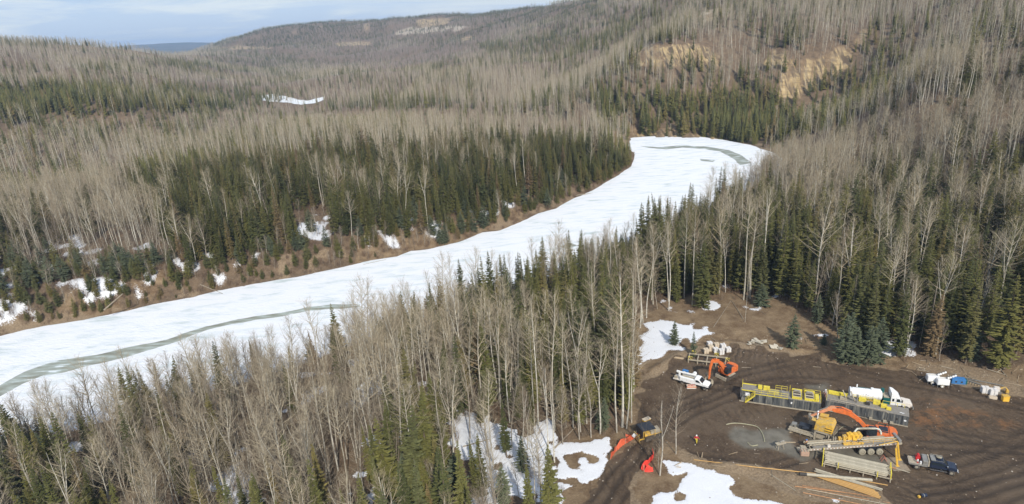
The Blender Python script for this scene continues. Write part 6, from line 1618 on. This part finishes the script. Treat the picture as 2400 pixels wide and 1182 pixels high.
# ------------------------------------------------------------------ fallen logs and slash
def log(label, p0, p1, r, m=LOGM, lift=0.0):
    a = G(*p0); b = G(*p1); a[2] += r * .8; b[2] += r * .8 + lift; d = b - a
    o = MB().tube([(0, 0, 0), d * .5 + [0, 0, .03], d], [r, r * .85, r * .6], 7).build('fallen_log', m); o.location = sgp(a); tag(o, label, 'log'); return o
LG = [('pale leaning pole of the fallen tree pair on the brown slope, left one', (1672, 768), (1713, 706), .09), ('pale fallen pole of the pair on the brown slope, right one', (1742, 748), (1714, 704), .09),
 ('thin fallen trunk crossing the slope below the tall aspens', (1760, 716), (1795, 738), .07), ('fallen trunk lying along the edge of the wood near the round spruce', (1770, 722), (1806, 714), .08),
 ('pale fallen trunk in the snowy wood left of the orange fence', (1300, 1052), (1348, 1003), .15), ('fallen trunk across the snow in the lower wood', (1085, 1048), (1150, 1030), .12),
 ('crossed pale log at the right edge of the clearing, pointing up right', (2334, 874), (2366, 858), .12), ('crossed pale log at the right edge of the clearing, pointing down right', (2340, 862), (2360, 884), .1),
 ('long log behind the steel beam at right', (2312, 866), (2356, 880), .12), ('log lying in the slash behind the light towers', (2206, 860), (2240, 868), .12), ('short log left of the light towers', (2150, 868), (2176, 872), .1),
 ('driftwood log on the far river bank at left', (244, 728), (288, 690), .22), ('long driftwood log lying down to the ice on the far bank', (470, 668), (524, 690), .12),
 ('log on the far bank below the small snow gully', (852, 622), (905, 610), .2), ('dark driftwood branch at the ice edge further up the far bank', (1345, 460), (1390, 454), .25),
 ('log lying in front of the low berm above the pad', (1760, 806), (1786, 812), .14), ('grey log on the berm right of the flattened slabs', (1806, 818), (1834, 824), .14),
 ('bark slab lying beside the small spruce at the pad edge', (1738, 862), (1760, 863), .08), ('thin stick lying on the mud in the middle of the pad', (1905, 860), (1925, 862), .06)]
for q in LG: log(*q)
rr = random.Random(11)
spots = [(rr.uniform(2130, 2395), rr.uniform(842, 905)) for _ in range(34)] + [(rr.uniform(1600, 1960), rr.uniform(790, 826)) for _ in range(22)] + [(rr.uniform(1330, 1480), rr.uniform(890, 1000)) for _ in range(14)] + [(rr.uniform(1590, 1900), rr.uniform(1058, 1100)) for _ in range(10)]
for i, (x, y) in enumerate(spots):
    a = G(x, y); ang = rr.uniform(0, 6.28); L = rr.uniform(.8, 2.8); r = rr.uniform(.03, .09)
    o = MB().tube([(0, 0, 0), (math.cos(ang) * L, math.sin(ang) * L, rr.uniform(.0, .25))], [r, r * .6], 5).build('slash_branch', WOOD if i % 3 else LOGM); o.location = (a[0], a[1], a[2] + r); tag(o, 'broken branch among the slash along the edge of the clearing', 'branch', 'slash branches round the clearing')
for i, (x, y, s, zr) in enumerate(((1763, 803, 1.3, .3), (1772, 800, 1.6, 1.1), (1780, 806, 1.1, 2.0), (1788, 802, 1.2, 2.8), (1756, 808, .9, .8), (1815, 815, 1.5, .1), (1826, 818, 1.1, 2.1))):
    g = G(x, y); o = MB().obox((0, 0, .15), (s * 1.5, s * .8, .12), zr, .25, .3 * ((i % 3) - 1)).obox((.2, .1, .3), (s, s * .6, .1), zr + .8, -.2, .2).build('broken_slab', mat('grey_slab', (.42, .38, .30), .85, var=.2, rand=.15), bevel=.02)
    o.location = sgp(g); tag(o, ['leftmost grey slab of broken ground sheet above the pad', 'largest tilted grey slab above the pad', 'dark cornered slab in front of the largest one', 'right hand slab of the grey group above the pad', 'small slab left in front of the grey group', 'broad slab nearest the small spruce', 'last slab beside the small spruce shadow'][i], 'slab')

# ------------------------------------------------------------------ trees one can single out round the clearing
def tree_h(x, y, z, top):
    lo, hi = 1.0, 60.0
    for _ in range(30):
        m_ = (lo + hi) / 2
        if float(proj(x, y, z + m_)[1]) > top: lo = m_
        else: hi = m_
    return lo
K = {'aspen': ('aspen_tree', M_ASP, 22), 'poplar': ('poplar_tree', M_POP, 13), 'spruce': ('spruce_tree', M_SPR, 18), 'young': ('young_spruce', M_YSP, 7), 'yellow': ('spruce_tree', M_YEL, 18), 'snag': ('dead_tree', M_SNG, 16)}
HERO = [
 ('poplar', 0, 1549, 1116, 930, 'tallest bare poplar with wide side branches at the foot of the red net', 1.0), ('poplar', 1, 1582, 1064, 900, 'twin stemmed bare poplar behind the wide branched one by the road', .9), ('poplar', 2, 1543, 1108, 1010, 'thin low poplar leaning on the left of the wide branched one', .6),
 ('aspen', 0, 1458, 1003, 640, 'tall straight aspen at the left edge of the access clearing', 1.0), ('aspen', 4, 1568, 728, 520, 'slim aspen at the left corner of the brown slope', .9), ('aspen', 1, 1621, 716, 490, 'aspen right beside the dense spruce at the top of the brown slope', .9),
 ('aspen', 2, 1687, 690, 470, 'white trunked aspen above the small snow patch on the brown slope', .9), ('aspen', 6, 1742, 704, 462, 'leftmost of the aspen group in the middle of the wood edge', .9), ('aspen', 1, 1757, 700, 470, 'second aspen of the group in the middle of the wood edge', .9),
 ('aspen', 3, 1787, 668, 440, 'aspen behind the round young spruce at the wood edge', .9), ('aspen', 2, 1906, 716, 460, 'broad crowned aspen standing between two spruces at the wood edge', 1.1), ('aspen', 6, 1929, 684, 470, 'slightly leaning aspen just right of the broad crowned one', .8),
 ('aspen', 5, 1978, 742, 515, 'isolated aspen with a full round crown in front of the dark wood', 1.2), ('aspen', 6, 2077, 758, 520, 'left one of two leaning aspens at the wood edge', .8), ('aspen', 4, 2101, 758, 525, 'right one of two leaning aspens at the wood edge', .9),
 ('aspen', 3, 2325, 782, 520, 'big forked aspen near the right edge of the picture', 1.1), ('aspen', 6, 2318, 772, 560, 'thin aspen hugging the big forked one', .8), ('aspen', 0, 2040, 700, 470, 'aspen set back between the isolated one and the leaning pair', .9),
 ('snag', 0, 2170, 815, 640, 'dead reddish trunk with bare twigs at the wood edge', .8), ('snag', 1, 2030, 745, 685, 'broken grey stub left of the leaning aspens', .6), ('snag', 0, 2368, 852, 770, 'broken pale stub near the crossed logs', .5),
 ('spruce', 2, 1645, 722, 560, 'dense spruce with branches to the ground left of the white aspens', 1.2), ('spruce', 3, 1868, 722, 590, 'conical spruce on a bare stem beside the broad crowned aspen', 1.25), ('young', 0, 1915, 756, 690, 'compact young spruce in front of the broad crowned aspen', .9), ('young', 1, 1783, 716, 664, 'round bright young spruce at the edge of the brown slope', 1.5),
 ('young', 0, 1857, 814, 736, 'lone bluish young spruce casting a shadow on the brown slope', .95), ('young', 1, 1975, 846, 738, 'left spruce of the young cluster at the pad edge', 1.0), ('young', 0, 2002, 850, 765, 'low spruce in the middle of the young cluster', 1.1), ('young', 1, 2032, 853, 762, 'front spruce of the young cluster', 1.0), ('young', 0, 2056, 846, 742, 'right spruce of the young cluster', 1.0), ('young', 1, 1990, 822, 730, 'back left spruce of the young cluster', .9), ('young', 0, 2045, 815, 728, 'back right spruce of the young cluster', .9),
 ('young', 1, 1580, 808, 752, 'small spruce in the snow left of the sack pallets', .9), ('young', 0, 1624, 836, 776, 'thin spruce right behind the ramp of the empty rack', .55), ('young', 1, 1930, 808, 782, 'tiny spruce bent over beside the second snow patch', 1.3),
 ('aspen', 4, 2155, 815, 700, 'young bare birch right of the young spruce cluster', .5), ('aspen', 6, 2132, 812, 690, 'second bare sapling right of the young spruce cluster', .5), ('aspen', 1, 2092, 790, 690, 'bare sapling rising behind the young spruce cluster', .5), ('aspen', 6, 1990, 790, 650, 'thin bare pole standing in the young spruce cluster', .4), ('aspen', 1, 1746, 756, 600, 'thin bare pole standing on the brown slope', .35),
 ('spruce', 1, 2262, 852, 640, 'sunlit olive spruce with a bare lower stem near the beam', .95), ('spruce', 5, 2340, 862, 640, 'big dark spruce at the right edge of the picture', 1.2), ('spruce', 2, 2215, 790, 600, 'dark spruce left of the sunlit olive one', 1.1), ('spruce', 0, 2150, 780, 580, 'dark spruce behind the dead reddish trunk', 1.1),
 ('yellow', 0, 1292, 1235, 1040, 'largest yellow green spruce at the bottom edge', 1.0), ('yellow', 1, 1243, 1245, 1085, 'yellow green spruce just left of the largest one', .9), ('yellow', 1, 1092, 1235, 1030, 'tall yellow green spruce in the lower middle', .85), ('yellow', 0, 1018, 1290, 1140, 'yellow green spruce top peeking over the bottom edge', .9), ('yellow', 1, 1068, 1300, 1145, 'low yellow green spruce in front of the tall one', .9), ('yellow', 0, 1110, 1290, 1140, 'low yellow green spruce right of the tall one', .9),
 ('young', 0, 1180, 1182, 1086, 'dark bluish spruce standing in the lower snow patch', .8), ('young', 1, 1225, 1100, 1020, 'pale bluish spruce at the back of the lower snow patch', .8),
 ('spruce', 2, 1428, 930, 640, 'massive green spruce at the right end of the tall wood', 1.35), ('spruce', 0, 1370, 925, 690, 'broad spruce beside the massive one in the tall wood', 1.2), ('spruce', 2, 1180, 900, 730, 'broad green spruce half hidden by tall aspens', 1.3),
 ('aspen', 6, 1262, 1000, 700, 'aspen with a long clear trunk above the snow in the tall wood', .8), ('aspen', 4, 1300, 1008, 690, 'second aspen with a long clear trunk above the snow', .8), ('aspen', 6, 1325, 1002, 740, 'third aspen with a long clear trunk left of the massive spruce', .8),
]
for kd, v, bx_, by_, top, lab, wd in HERO:
    g = G(bx_, by_); H_ = tree_h(g[0], g[1], g[2], top); nm, pr_, h0 = K[kd]
    lean = {'right one of two leaning aspens at the wood edge': .10, 'left one of two leaning aspens at the wood edge': .08, 'slightly leaning aspen just right of the broad crowned one': .06}.get(lab, 0)
    place_tree(nm, pr_[v % len(pr_)], h0, g[0], g[1], H_, random.Random(bx_).uniform(0, 6), lab, tilt=(0, lean), wide=wd, cat='tree')

# ------------------------------------------------------------------ thin spring haze: one closed box of air
hz = bpy.data.materials.new('air'); hz.use_nodes = True; ht = hz.node_tree
for n in list(ht.nodes): ht.nodes.remove(n)
ho_ = ht.nodes.new('ShaderNodeOutputMaterial'); pv = ht.nodes.new('ShaderNodeVolumePrincipled')
pv.inputs['Color'].default_value = (0.52, 0.72, 1.0, 1); pv.inputs['Density'].default_value = 0.0001; pv.inputs['Anisotropy'].default_value = 0.0
ht.links.new(pv.outputs['Volume'], ho_.inputs['Volume'])
o = MB().box(-16500, 16500, -400, 16500, float(V[:, 2].min()) - 3, max(float(V[:, 2].max()), CAMH) + 60).build('haze', hz)
tag(o, 'thin pale haze that softens the far hills', 'haze', kind='stuff')
